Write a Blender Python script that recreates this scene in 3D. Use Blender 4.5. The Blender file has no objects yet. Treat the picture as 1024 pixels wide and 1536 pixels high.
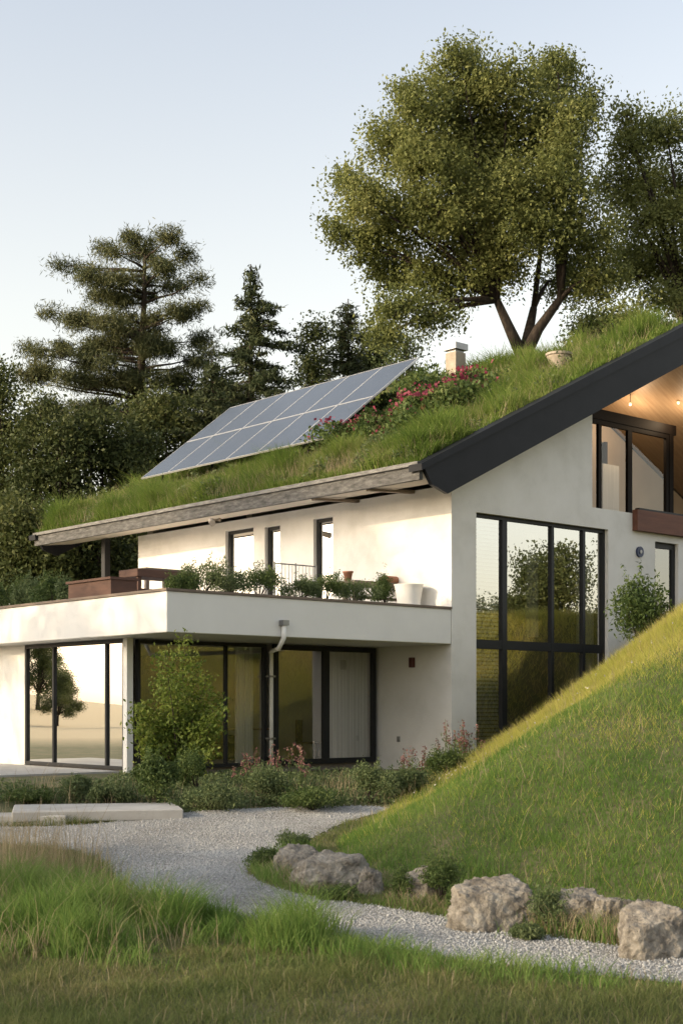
import bpy, bmesh, math, random
import numpy as np
from mathutils import Vector, Matrix, noise
from mathutils.geometry import delaunay_2d_cdt
R=math.radians
random.seed(7)
rng=np.random.default_rng(11)
scene=bpy.context.scene
col=scene.collection
# ------------------------------------------------------------------ survey of the site
F=2100.0; HZ=1060.0; H=1.29
ANG=R(41.3); CA=math.cos(ANG); SA=math.sin(ANG)
X0,Y0=-3.12,25.0
def at(u,v,Y): return Vector(((u-512)/F*Y, Y, H+(HZ-v)/F*Y))
def L2W(s,r,z=0): return Vector((X0+s*CA-r*SA, Y0+s*SA+r*CA, z))
def W2L(x,y):
    dx=x-X0; dy=y-Y0
    return dx*CA+dy*SA, -dx*SA+dy*CA
def on_r(u,v,r):
    k=(u-512)/F
    s=(k*(Y0+r*CA)-X0+r*SA)/(CA-k*SA)
    return s, H+(HZ-v)/F*(Y0+s*SA+r*CA)
def on_s(u,v,s):
    k=(u-512)/F
    r=(X0+s*CA-k*(Y0+s*SA))/(SA+k*CA)
    return r, H+(HZ-v)/F*(Y0+s*SA+r*CA)
SL=.486
def zr(s): return 6.27+SL*(s-5.9) if s<15.5 else 6.27+SL*9.6-SL*(s-15.5)
def roofpt(u,v):
    k=(u-512)/F; g=k*CA+SA; q=X0*CA+Y0*SA
    Y=(6.27-SL*(q+5.9)-H)/((HZ-v)/F-SL*g)
    s,r=W2L(k*Y,Y)
    return s,r
# ------------------------------------------------------------------ ground
def sst(a,b,x):
    t=np.clip((np.asarray(x,float)-a)/(b-a),0,1); return t*t*(3-2*t)
def smin(a,b,k):
    h=np.clip(.5+.5*(b-a)/k,0,1); return b*(1-h)+a*h-k*h*(1-h)
TAB=np.random.default_rng(3).random((256,256))
def vn(x,y,sc,off=0):
    x=np.asarray(x,float)*sc+off*17.3+500; y=np.asarray(y,float)*sc+off*7.7+500
    xi=np.floor(x).astype(int); yi=np.floor(y).astype(int)
    fx=x-xi; fy=y-yi; fx=fx*fx*(3-2*fx); fy=fy*fy*(3-2*fy)
    a=TAB[xi%256,yi%256]; b=TAB[(xi+1)%256,yi%256]; c=TAB[xi%256,(yi+1)%256]; d=TAB[(xi+1)%256,(yi+1)%256]
    return (a*(1-fx)+b*fx)*(1-fy)+(c*(1-fx)+d*fx)*fy
def base_z(x,y): return -.5+.5*sst(14,25,y)
def mound(x,y):
    x=np.asarray(x,float); y=np.asarray(y,float)
    Xl=np.interp(y,[8,13,15,17,20,22,26,34,60],[-.9,-.85,-.6,-.2,.6,1.05,1.75,3.2,9])
    Yf=np.interp(x,[-2,-.2,.5,1.3,3,6,12,40],[19,16.2,14.4,13.2,12.1,11.0,10,10])
    a=np.maximum(x-Xl,0); a=.405*a**1.31
    a=np.where(x<Xl,.7*(x-Xl),a)
    m=smin(a,.27*(y-Yf),.5)
    m=np.maximum(m,0); m=smin(m,np.full_like(m,3.7),.6); m=np.maximum(m,0)
    s,r=W2L(x,y)
    t=sst(12.2,13.4,s)
    f=1-((1-t)*sst(-1.7,-.3,r)+t*sst(-.02,.25,r))
    return m*f*(1-sst(13,22,x))
def gz(x,y):
    x=np.asarray(x,float); y=np.asarray(y,float)
    mm=mound(x,y)
    z=base_z(x,y)+mm+.22*(vn(x,y,.45,6)-.5)*np.clip(mm,0,1)
    s,r=W2L(x,y)
    z=z+5*sst(46,80,y)*(1-sst(60,200,np.abs(x)))
    z=z+.05*(vn(x,y,.7)-.5)*(1-sst(24,25,y))
    inside=(s>.7)&(s<23)&(r>.1)&(r<12)
    return np.where(inside,-.12,z)
def gzf(x,y): return float(gz(np.array([x]),np.array([y]))[0])
def gpt(u,v):
    Y=20.
    for _ in range(40): Y=.5*Y+.5*F*(H-float(base_z(0,Y)))/(v-HZ)
    return (u-512)/F*Y, Y
# ------------------------------------------------------------------ materials
def newmat(name):
    m=bpy.data.materials.new(name); m.use_nodes=True
    nt=m.node_tree; b=nt.nodes['Principled BSDF']
    return m,nt,b
def ramp(nt,cols,pos=None):
    n=nt.nodes.new('ShaderNodeValToRGB'); e=n.color_ramp.elements
    while len(e)<len(cols): e.new(.5)
    for i,c in enumerate(cols):
        e[i].position=(pos[i] if pos else i/(len(cols)-1)); e[i].color=(*c,1)
    return n
def surf(name,cols,scale=3,rough=.7,bump=0,bscale=None,metal=0,stretch=(1,1,1),spec=.3,pos=None,detail=6,dist=.03):
    m,nt,b=newmat(name)
    tc=nt.nodes.new('ShaderNodeTexCoord'); mp=nt.nodes.new('ShaderNodeMapping'); mp.inputs['Scale'].default_value=stretch
    nt.links.new(tc.outputs['Object'],mp.inputs['Vector'])
    n=nt.nodes.new('ShaderNodeTexNoise'); n.inputs['Scale'].default_value=scale; n.inputs['Detail'].default_value=detail
    n.inputs['Roughness'].default_value=.65
    nt.links.new(mp.outputs[0],n.inputs['Vector'])
    r=ramp(nt,cols,pos or [ .3+.4*i/(len(cols)-1) for i in range(len(cols))]); nt.links.new(n.outputs['Fac'],r.inputs['Fac'])
    nt.links.new(r.outputs['Color'],b.inputs['Base Color'])
    b.inputs['Roughness'].default_value=rough; b.inputs['Metallic'].default_value=metal; b.inputs['Specular IOR Level'].default_value=spec
    if bump:
        n2=nt.nodes.new('ShaderNodeTexNoise'); n2.inputs['Scale'].default_value=bscale or scale*6; n2.inputs['Detail'].default_value=6
        n2.inputs['Roughness'].default_value=.65
        nt.links.new(mp.outputs[0],n2.inputs['Vector'])
        bp=nt.nodes.new('ShaderNodeBump'); bp.inputs['Strength'].default_value=bump; bp.inputs['Distance'].default_value=dist
        nt.links.new(n2.outputs['Fac'],bp.inputs['Height']); nt.links.new(bp.outputs[0],b.inputs['Normal'])
    return m
def leafmat(name,cols,trans=.3,nscale=.6,rough=.6,spec=.2):
    m,nt,b=newmat(name)
    g=nt.nodes.new('ShaderNodeNewGeometry'); tc=nt.nodes.new('ShaderNodeTexCoord')
    n=nt.nodes.new('ShaderNodeTexNoise'); n.inputs['Scale'].default_value=nscale; n.inputs['Detail'].default_value=3
    nt.links.new(tc.outputs['Object'],n.inputs['Vector'])
    a=nt.nodes.new('ShaderNodeMath'); a.operation='MULTIPLY_ADD'; a.inputs[1].default_value=1.3; a.inputs[2].default_value=-.4
    nt.links.new(n.outputs['Fac'],a.inputs[0])
    a2=nt.nodes.new('ShaderNodeMath'); a2.operation='MULTIPLY_ADD'; a2.inputs[1].default_value=.5
    nt.links.new(g.outputs['Random Per Island'],a2.inputs[0]); nt.links.new(a.outputs[0],a2.inputs[2])
    r=ramp(nt,cols); nt.links.new(a2.outputs[0],r.inputs['Fac'])
    nt.links.new(r.outputs['Color'],b.inputs['Base Color']); b.inputs['Roughness'].default_value=rough; b.inputs['Specular IOR Level'].default_value=spec
    t=nt.nodes.new('ShaderNodeBsdfTranslucent'); nt.links.new(r.outputs['Color'],t.inputs['Color'])
    mx=nt.nodes.new('ShaderNodeMixShader'); mx.inputs[0].default_value=trans
    nt.links.new(b.outputs[0],mx.inputs[1]); nt.links.new(t.outputs[0],mx.inputs[2])
    nt.links.new(mx.outputs[0],nt.nodes['Material Output'].inputs['Surface'])
    return m
def glassmat(name,tint=(.75,.8,.8),base=.22):
    m,nt,b=newmat(name); nt.nodes.remove(b)
    t=nt.nodes.new('ShaderNodeBsdfTransparent'); t.inputs[0].default_value=(*tint,1)
    g=nt.nodes.new('ShaderNodeBsdfGlossy'); g.inputs['Roughness'].default_value=.0; g.inputs[0].default_value=(.93,.93,.92,1)
    fr=nt.nodes.new('ShaderNodeFresnel'); fr.inputs[0].default_value=1.5
    ma=nt.nodes.new('ShaderNodeMath'); ma.operation='MULTIPLY_ADD'; ma.inputs[1].default_value=1-base; ma.inputs[2].default_value=base
    tc=nt.nodes.new('ShaderNodeTexCoord'); n=nt.nodes.new('ShaderNodeTexNoise'); n.inputs['Scale'].default_value=.7
    nt.links.new(tc.outputs['Object'],n.inputs['Vector'])
    bp=nt.nodes.new('ShaderNodeBump'); bp.inputs['Strength'].default_value=.05; bp.inputs['Distance'].default_value=.02
    nt.links.new(n.outputs['Fac'],bp.inputs['Height']); nt.links.new(bp.outputs[0],g.inputs['Normal'])
    nt.links.new(fr.outputs[0],ma.inputs[0])
    mx=nt.nodes.new('ShaderNodeMixShader'); nt.links.new(ma.outputs[0],mx.inputs[0])
    nt.links.new(t.outputs[0],mx.inputs[1]); nt.links.new(g.outputs[0],mx.inputs[2])
    nt.links.new(mx.outputs[0],nt.nodes['Material Output'].inputs['Surface'])
    return m
M={}
M['stucco']=surf('stucco',[(.57,.555,.52),(.655,.64,.61),(.70,.685,.66)],scale=.9,rough=.9,bump=.25,bscale=40,spec=.1)
M['slabwhite']=surf('slab_white',[(.63,.62,.60),(.70,.69,.67)],scale=.7,rough=.85,bump=.12,bscale=50,spec=.15)
M['black']=surf('dark_metal',[(.008,.009,.010),(.014,.015,.017)],scale=2,rough=.5,spec=.3)
M['verge']=surf('verge_metal',[(.007,.008,.011),(.013,.014,.018)],scale=1.5,rough=.55,spec=.2)
M['weather']=surf('weathered_wood',[(.035,.034,.033),(.085,.083,.08),(.15,.148,.142)],scale=3,rough=.9,bump=.7,stretch=(5,1.2,5),bscale=6)
M['weather2']=surf('weathered_edging',[(.09,.088,.084),(.15,.147,.14),(.22,.215,.205)],scale=3,rough=.9,bump=.6,stretch=(5,1.2,5),bscale=6)
M['soffit']=surf('soffit_boards',[(.46,.41,.35),(.56,.51,.45)],scale=1.5,rough=.8,bump=.2,stretch=(8,.6,8))
M['purlin']=surf('purlin_wood',[(.14,.11,.085),(.2,.165,.13)],scale=3,rough=.8)
M['coping']=surf('coping_metal',[(.12,.09,.07),(.18,.14,.11)],scale=2,rough=.6)
M['redwood']=surf('red_timber',[(.10,.042,.028),(.16,.066,.042)],scale=2,rough=.6,stretch=(.6,6,6),bump=.2)
M['darkwood']=surf('dark_brown_timber',[(.006,.0045,.004),(.011,.008,.0065)],scale=2,rough=.6,stretch=(3,3,.6),spec=.15)
M['warmwood']=surf('warm_timber',[(.25,.17,.105),(.36,.26,.165)],scale=2,rough=.5,stretch=(.6,8,.6))
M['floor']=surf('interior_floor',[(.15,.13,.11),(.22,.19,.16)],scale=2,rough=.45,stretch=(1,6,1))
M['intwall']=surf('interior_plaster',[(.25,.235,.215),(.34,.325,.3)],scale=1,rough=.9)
M['loggia']=surf('loggia_plaster',[(.45,.36,.26),(.55,.45,.33)],scale=1,rough=.9)
M['curtain']=surf('curtain_cloth',[(.6,.59,.55),(.75,.73,.69)],scale=3,rough=.9,stretch=(8,8,.2))
M['blind']=surf('blind_slats',[(.55,.56,.56),(.7,.71,.71)],scale=5,rough=.7)
M['concrete']=surf('concrete',[(.30,.29,.27),(.40,.39,.37)],scale=2,rough=.9,bump=.3,bscale=30)
M['chim']=surf('chimney_render',[(.26,.22,.175),(.36,.31,.25)],scale=3,rough=.9,bump=.3)
M['metal']=surf('grey_metal',[(.2,.2,.2),(.3,.3,.3)],scale=4,rough=.4,metal=.8)
M['alu']=surf('aluminium',[(.45,.45,.45),(.55,.55,.55)],scale=4,rough=.35,metal=.5)
M['whitepaint']=surf('white_paint',[(.66,.65,.62),(.75,.74,.71)],scale=2,rough=.6)
M['brown']=surf('brown_planter',[(.055,.028,.02),(.10,.05,.034)],scale=2,rough=.7,stretch=(1,1,5))
M['terracotta']=surf('terracotta',[(.24,.11,.065),(.33,.16,.095)],scale=4,rough=.85)
M['soil']=surf('soil',[(.035,.026,.018),(.065,.048,.032)],scale=6,rough=1,bump=.6)
M['bark']=surf('bark',[(.016,.012,.009),(.038,.029,.022),(.075,.058,.044)],scale=3,rough=.95,bump=.8,stretch=(4,4,.8))
M['rock']=surf('granite',[(.05,.043,.035),(.17,.153,.13),(.29,.265,.225),(.40,.37,.32)],scale=6,rough=.95,bump=1.0,bscale=16,detail=12,dist=.06)
M['blue']=surf('blue_enamel',[(.01,.02,.06),(.02,.035,.1)],scale=5,rough=.3)
M['redlamp']=surf('red_lamp_metal',[(.05,.012,.01),(.08,.02,.014)],scale=5,rough=.4)
M['glass']=glassmat('window_glass',(.86,.88,.88),.22)
M['glassG']=glassmat('gable_glass',(.84,.86,.86),.5)
M['glassL']=glassmat('mirror_glass',(.6,.62,.6),.74)
M['glassC']=glassmat('clear_glass',(.92,.93,.92),.0)
def groundmat():
    m=surf('ground_soil_turf',[(.055,.065,.022),(.095,.095,.04),(.15,.125,.07)],scale=1.6,rough=1,bump=.6,bscale=20)
    nt=m.node_tree; b=nt.nodes['Principled BSDF']; src=b.inputs['Base Color'].links[0].from_socket
    tc=nt.nodes.new('ShaderNodeTexCoord'); sx=nt.nodes.new('ShaderNodeSeparateXYZ'); nt.links.new(tc.outputs['Object'],sx.inputs[0])
    mr=nt.nodes.new('ShaderNodeMapRange'); mr.inputs['From Min'].default_value=-20; mr.inputs['From Max'].default_value=-34
    nt.links.new(sx.outputs['X'],mr.inputs['Value'])
    mx=nt.nodes.new('ShaderNodeMix'); mx.data_type='RGBA'; nt.links.new(mr.outputs[0],mx.inputs[0]); nt.links.new(src,mx.inputs[6]); mx.inputs[7].default_value=(.42,.34,.21,1)  # unseen far left ground given a straw tone to warm side door reflections
    nt.links.new(mx.outputs[2],b.inputs['Base Color']); return m
M['ground']=groundmat()
def gravelmat():
    m,nt,b=newmat('gravel_bed')
    tc=nt.nodes.new('ShaderNodeTexCoord'); v=nt.nodes.new('ShaderNodeTexVoronoi'); v.inputs['Scale'].default_value=70
    nt.links.new(tc.outputs['Object'],v.inputs['Vector'])
    n=nt.nodes.new('ShaderNodeTexNoise'); n.inputs['Scale'].default_value=.9; nt.links.new(tc.outputs['Object'],n.inputs['Vector'])
    r=ramp(nt,[(.165,.168,.17),(.30,.305,.305),(.43,.435,.43)]); 
    sx=nt.nodes.new('ShaderNodeSeparateColor'); nt.links.new(v.outputs['Color'],sx.inputs[0]); nt.links.new(sx.outputs[0],r.inputs['Fac'])
    r2=ramp(nt,[(.80,.76,.70),(1,1,1)],[.35,.65]); nt.links.new(n.outputs['Fac'],r2.inputs['Fac'])
    mx=nt.nodes.new('ShaderNodeMix'); mx.data_type='RGBA'; mx.blend_type='MULTIPLY'; mx.inputs[0].default_value=1
    nt.links.new(r.outputs[0],mx.inputs[6]); nt.links.new(r2.outputs[0],mx.inputs[7])
    nt.links.new(mx.outputs[2],b.inputs['Base Color']); b.inputs['Roughness'].default_value=.95
    bp=nt.nodes.new('ShaderNodeBump'); bp.inputs['Strength'].default_value=.9; bp.inputs['Distance'].default_value=.02; bp.invert=True
    nt.links.new(v.outputs['Distance'],bp.inputs['Height']); nt.links.new(bp.outputs[0],b.inputs['Normal'])
    return m
M['gravel']=gravelmat()
M['pebble']=leafmat('pebbles',[(.16,.163,.165),(.34,.345,.345),(.47,.47,.46)],0,.8,.9)
M['hillgrass']=leafmat('hill_grass',[(.08,.16,.028),(.135,.23,.045),(.22,.275,.08)],.48,.5)
M['sunpainted']=leafmat('sun_painted_grass',[(.25,.28,.05),(.42,.41,.09),(.55,.46,.17)],.5,.6)  # brighter hill grass copy, sunlight on the upper slope put into its colour
M['lawn']=leafmat('rough_lawn',[(.085,.125,.034),(.15,.175,.056),(.25,.215,.105)],.42,.9)
M['tallgrass']=leafmat('tall_green_grass',[(.08,.145,.03),(.14,.23,.05),(.23,.275,.085)],.45,.9)
M['straw']=leafmat('dry_straw',[(.2,.155,.095),(.32,.26,.155),(.43,.36,.23)],.4,.9)
M['roofgrass']=leafmat('roof_grass',[(.065,.115,.022),(.145,.215,.04),(.3,.3,.1)],.45,.5)
M['leafbig']=leafmat('broad_leaf',[(.07,.088,.027),(.145,.165,.05),(.255,.262,.092)],.4,.3)
M['leafdark']=leafmat('dark_leaf',[(.021,.033,.012),(.048,.064,.02),(.11,.12,.042)],.3,.3)
M['leafmid']=leafmat('mid_leaf',[(.03,.044,.015),(.07,.088,.027),(.145,.15,.052)],.3,.3)
M['needle']=leafmat('pine_needles',[(.035,.046,.02),(.075,.088,.036),(.15,.145,.062)],.28,.3)
M['spruce']=leafmat('spruce_needles',[(.018,.03,.014),(.04,.055,.023),(.09,.098,.04)],.2,.3)
M['shrub']=leafmat('shrub_leaf',[(.03,.054,.016),(.072,.108,.03),(.15,.18,.058)],.3,1.2)
M['sage']=leafmat('sage_leaf',[(.048,.073,.028),(.105,.14,.056),(.185,.21,.095)],.3,1.2)
M['young']=leafmat('young_tree_leaf',[(.055,.088,.016),(.12,.165,.029),(.235,.26,.06)],.42,1.5)
M['pink']=leafmat('red_petals',[(.12,.018,.035),(.26,.045,.08),(.40,.13,.16)],.35,3)
M['rose']=leafmat('dusty_pink_petals',[(.12,.055,.05),(.22,.105,.1),(.33,.19,.17)],.35,3)
M['white']=leafmat('white_petals',[(.45,.43,.36),(.55,.52,.45)],.3,3)
def bulbmat():
    m,nt,b=newmat('lit_bulb'); b.inputs['Emission Color'].default_value=(1,.66,.34,1); b.inputs['Emission Strength'].default_value=2; return m
M['bulb']=bulbmat()
def panelmat():
    m,nt,b=newmat('solar_cells')
    tc=nt.nodes.new('ShaderNodeTexCoord'); 
    br=nt.nodes.new('ShaderNodeTexBrick'); br.offset=0; br.inputs['Scale'].default_value=1
    br.inputs['Brick Width'].default_value=.225; br.inputs['Row Height'].default_value=.337; br.inputs['Mortar Size'].default_value=.003
    br.inputs['Color1'].default_value=(.028,.036,.05,1); br.inputs['Color2'].default_value=(.034,.042,.057,1); br.inputs['Mortar'].default_value=(.07,.078,.088,1)
    nt.links.new(tc.outputs['Object'],br.inputs['Vector']); nt.links.new(br.outputs['Color'],b.inputs['Base Color'])
    b.inputs['Roughness'].default_value=.25; b.inputs['Specular IOR Level'].default_value=.5
    b.inputs['Coat Weight'].default_value=.3; b.inputs['Coat Roughness'].default_value=.1
    return m
M['panel']=panelmat()
# ------------------------------------------------------------------ object helpers
def tag(o,label=None,cat=None,group=None,kind=None):
    if label: o['label']=label
    if cat: o['category']=cat
    if group: o['group']=group
    if kind: o['kind']=kind
    return o
def thing(name,label,cat,loc=(0,0,0),rz=0,group=None):
    o=bpy.data.objects.new(name,None); col.objects.link(o); o.location=loc; o.rotation_euler=(0,0,rz)
    o.empty_display_size=.2
    return tag(o,label,cat,group)
def link(name,me,mat,parent=None,smooth=False):
    if mat: me.materials.append(M[mat])
    if smooth: me.polygons.foreach_set('use_smooth',[True]*len(me.polygons))
    o=bpy.data.objects.new(name,me); col.objects.link(o)
    if parent: o.parent=parent
    return o
class MB:
    def __init__(s): s.v=[]; s.f=[]
    def box(s,x0,x1,y0,y1,z0,z1):
        i=len(s.v); s.v+=[(x0,y0,z0),(x1,y0,z0),(x1,y1,z0),(x0,y1,z0),(x0,y0,z1),(x1,y0,z1),(x1,y1,z1),(x0,y1,z1)]
        s.f+=[(i,i+3,i+2,i+1),(i+4,i+5,i+6,i+7),(i,i+1,i+5,i+4),(i+1,i+2,i+6,i+5),(i+2,i+3,i+7,i+6),(i+3,i,i+4,i+7)]
        return s
    def prism(s,poly,fn):      # poly list of 2D, fn(a,b,t)->3D with t 0/1
        i=len(s.v); n=len(poly)
        s.v+=[fn(a,b,0) for a,b in poly]+[fn(a,b,1) for a,b in poly]
        s.f+=[tuple(range(i,i+n)),tuple(range(i+2*n-1,i+n-1,-1))]
        for k in range(n):
            k2=(k+1)%n; s.f.append((i+k,i+n+k,i+n+k2,i+k2))
        return s
    def tube(s,pts,rad,n=8,cap=True):
        pts=[Vector(p) for p in pts]
        if not hasattr(rad,'__len__'): rad=[rad]*len(pts)
        i=len(s.v)
        for k,p in enumerate(pts):
            t=(pts[min(k+1,len(pts)-1)]-pts[max(k-1,0)]); 
            if t.length<1e-6: t=Vector((0,0,1))
            t.normalize(); ref=Vector((1,0,0)) if abs(t.x)<.8 else Vector((0,1,0))
            a=t.cross(ref).normalized(); b=t.cross(a)
            for j in range(n):
                q=2*math.pi*j/n; s.v.append(tuple(p+(a*math.cos(q)+b*math.sin(q))*rad[k]))
        for k in range(len(pts)-1):
            for j in range(n):
                j2=(j+1)%n; s.f.append((i+k*n+j,i+k*n+j2,i+(k+1)*n+j2,i+(k+1)*n+j))
        if cap:
            s.f.append(tuple(i+j for j in range(n))[::-1]); s.f.append(tuple(i+(len(pts)-1)*n+j for j in range(n)))
        return s
    def lathe(s,prof,n=20,c=(0,0,0)):
        i=len(s.v)
        for r_,z in prof:
            for j in range(n):
                q=2*math.pi*j/n; s.v.append((c[0]+r_*math.cos(q),c[1]+r_*math.sin(q),c[2]+z))
        for k in range(len(prof)-1):
            for j in range(n):
                j2=(j+1)%n; s.f.append((i+k*n+j,i+k*n+j2,i+(k+1)*n+j2,i+(k+1)*n+j))
        s.f.append(tuple(i+j for j in range(n))[::-1]); s.f.append(tuple(i+(len(prof)-1)*n+j for j in range(n)))
        return s
    def build(s,name,mat,parent=None,smooth=False,bevel=0):
        me=bpy.data.meshes.new(name); me.from_pydata(s.v,[],s.f); me.update()
        bm=bmesh.new(); bm.from_mesh(me); bmesh.ops.recalc_face_normals(bm,faces=bm.faces)
        if bevel:
            try: bmesh.ops.bevel(bm,geom=[e for e in bm.edges if len(e.link_faces)==2 and e.calc_face_angle(0)>.5],offset=bevel,segments=1,affect='EDGES')
            except Exception: pass
        bm.to_mesh(me); bm.free()
        return link(name,me,mat,parent,smooth)
def polys(name,V,mat,parent=None):
    N,k,_=V.shape; me=bpy.data.meshes.new(name)
    me.vertices.add(N*k); me.vertices.foreach_set('co',V.astype(np.float32).ravel())
    me.loops.add(N*k); me.loops.foreach_set('vertex_index',np.arange(N*k,dtype=np.int32))
    me.polygons.add(N); me.polygons.foreach_set('loop_start',np.arange(N,dtype=np.int32)*k)
    me.update(calc_edges=True); me.validate()
    return link(name,me,mat,parent)
def indexed(name,V,T,mat,parent=None,smooth=False):
    me=bpy.data.meshes.new(name); n=len(T)
    me.vertices.add(len(V)); me.vertices.foreach_set('co',V.astype(np.float32).ravel())
    me.loops.add(n*3); me.loops.foreach_set('vertex_index',T.astype(np.int32).ravel())
    me.polygons.add(n); me.polygons.foreach_set('loop_start',np.arange(n,dtype=np.int32)*3)
    me.update(calc_edges=True); me.validate()
    return link(name,me,mat,parent,smooth)
def unit(a): return a/np.maximum(np.linalg.norm(a,axis=1,keepdims=True),1e-6)
def leafquads(C,size,aspect=.5,bias=None,bw=0):
    N=len(C); a=rng.normal(size=(N,3))
    if bias is not None: a=unit(a)+np.asarray(bias)*bw
    a=unit(a); b=unit(np.cross(a,rng.normal(size=(N,3))))
    sz=(size*(.6+.8*rng.random(N)))[:,None]
    return np.stack([C-a*sz*.5,C+b*sz*.5*aspect,C+a*sz*.5,C-b*sz*.5*aspect],1)
def blades(name,P,h,w,lean,mat,parent=None,curved=True,drift=(0,0)):
    N=len(P); q=rng.random(N)*2*np.pi
    side=np.stack([np.cos(q),np.sin(q),np.zeros(N)],1)*(w/2)[:,None]
    q2=rng.random(N)*2*np.pi; ld=np.stack([np.cos(q2)+drift[0],np.sin(q2)+drift[1],np.zeros(N)],1)*(lean*h*(.3+rng.random(N)))[:,None]
    up=np.zeros((N,3)); up[:,2]=h
    if not curved:
        return polys(name,np.stack([P-side,P+side,P+up*.95+ld],1),mat,parent)
    mid=P+up*.6+ld*.35; tip=P+up*.97+ld
    V=np.stack([P-side,P+side,mid+side*.75,mid-side*.75,tip],1).reshape(-1,3)
    me=bpy.data.meshes.new(name); me.vertices.add(N*5); me.vertices.foreach_set('co',V.astype(np.float32).ravel())
    idx=(np.arange(N)[:,None]*5+np.array([0,1,2,3,3,2,4])).astype(np.int32)
    me.loops.add(N*7); me.loops.foreach_set('vertex_index',idx.ravel())
    st=(np.arange(N)[:,None]*7+np.array([0,4])).astype(np.int32)
    me.polygons.add(N*2); me.polygons.foreach_set('loop_start',st.ravel())
    me.update(calc_edges=True); me.validate()
    return link(name,me,mat,parent)
def copy_tree(o,parent=None):
    c=o.copy(); col.objects.link(c)
    if parent: c.parent=parent
    for ch in list(o.children): copy_tree(ch,c)
    return c
def inpoly(px,py,poly):
    ins=np.zeros(len(px),bool); n=len(poly)
    for i in range(n):
        x1,y1=poly[i]; x2,y2=poly[(i+1)%n]
        c=((y1>py)!=(y2>py))&(px<(x2-x1)*(py-y1)/((y2-y1) if y2!=y1 else 1e-9)+x1)
        ins^=c
    return ins
# ------------------------------------------------------------------ ground sheet and path
def axis(a,b,step,lo,hi):
    mid=np.arange(a,b+1e-6,step); d=step; L=[a]; 
    while L[-1]>lo: d*=1.35; L.append(L[-1]-d)
    d=step; Rr=[b]
    while Rr[-1]<hi: d*=1.35; Rr.append(Rr[-1]+d)
    return np.array(L[:0:-1]+list(mid)+Rr[1:])
xs=axis(-9,14,.14,-900,900); ys=axis(5,40,.14,-700,1500)
GX,GY=np.meshgrid(xs,ys); GZ=gz(GX.ravel(),GY.ravel())
V=np.stack([GX.ravel(),GY.ravel(),GZ],1); nx=len(xs); ny=len(ys)
I=(np.arange(ny-1)[:,None]*nx+np.arange(nx-1)).ravel()
T=np.concatenate([np.stack([I,I+1,I+nx+1],1),np.stack([I,I+nx+1,I+nx],1)])
tag(indexed('ground',V,T,'ground',None,True),kind='structure')
def smooth_poly(pts,it=2):
    for _ in range(it):
        o=[]
        for i in range(len(pts)):
            a=pts[i]; b=pts[(i+1)%len(pts)]
            o.append((.75*a[0]+.25*b[0],.75*a[1]+.25*b[1])); o.append((.25*a[0]+.75*b[0],.25*a[1]+.75*b[1]))
        pts=o
    return pts
near=[(-60,1264),(60,1272),(140,1284),(168,1304),(180,1334),(250,1356),(330,1374),(480,1399),(640,1436),(820,1459),(1150,1494)]
far=[(1150,1452),(850,1408),(680,1376),(520,1352),(420,1338),(372,1318),(372,1300),(440,1270),(520,1235),(610,1210),(420,1214),(260,1222),(120,1240),(-60,1240)]
PATH=smooth_poly([gpt(u,v) for u,v in near+far])
px=np.array([p[0] for p in PATH]); py=np.array([p[1] for p in PATH])
gx,gy=np.meshgrid(np.arange(px.min(),px.max(),.25),np.arange(py.min(),py.max(),.25)); gx=gx.ravel(); gy=gy.ravel()
k=inpoly(gx,gy,PATH); pts=[Vector(p) for p in PATH]+[Vector(p) for p in zip(gx[k],gy[k])]
vv,ee,ff,_,_,_=delaunay_2d_cdt(pts,[],[list(range(len(PATH)))],1,1e-4)
pz=gz(np.array([v.x for v in vv]),np.array([v.y for v in vv]))
me=bpy.data.meshes.new('gravel_path'); me.from_pydata([(v.x,v.y,z+.012) for v,z in zip(vv,pz)],[],[tuple(f) for f in ff]); me.update()
tag(link('gravel_path',me,'gravel'),kind='structure')
# loose pebbles
def sample_in(poly,dens,fn=None):
    x=np.array([p[0] for p in poly]); y=np.array([p[1] for p in poly])
    n=int((x.max()-x.min())*(y.max()-y.min())*dens)
    a=rng.uniform(x.min(),x.max(),n); b=rng.uniform(y.min(),y.max(),n)
    k=inpoly(a,b,poly); 
    return a[k],b[k]
a,b=sample_in(PATH,1800)
a=a+rng.normal(size=len(a))*.05; b=b+rng.normal(size=len(a))*.05
k=(np.abs(a)<.27*b+.3); a=a[k]; b=b[k]; n=len(a)
sz=rng.uniform(.004,.010,n)*(1+.9*(rng.random(n)>.96))
octv=np.array([(1,0,0),(0,1,0),(-1,0,0),(0,-1,0),(0,0,.8),(0,0,-.8)],float)
octf=np.array([(0,1,4),(1,2,4),(2,3,4),(3,0,4),(1,0,5),(2,1,5),(3,2,5),(0,3,5)])
q=rng.random(n)*6.28; ov=octv[None]*(1+.5*(rng.random((n,6,1))-.5))*sz[:,None,None]
ov=np.stack([ov[...,0]*np.cos(q)[:,None]-ov[...,1]*np.sin(q)[:,None],ov[...,0]*np.sin(q)[:,None]+ov[...,1]*np.cos(q)[:,None],ov[...,2]],2)
ov+=np.stack([a,b,gz(a,b)+.014+sz*.3],1)[:,None,:]
tag(indexed('gravel',ov.reshape(-1,3),(np.arange(n)[:,None,None]*6+octf[None]).reshape(-1,3),'pebble'),'loose pale grey gravel lying on the curving path','gravel',kind='stuff')
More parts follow.
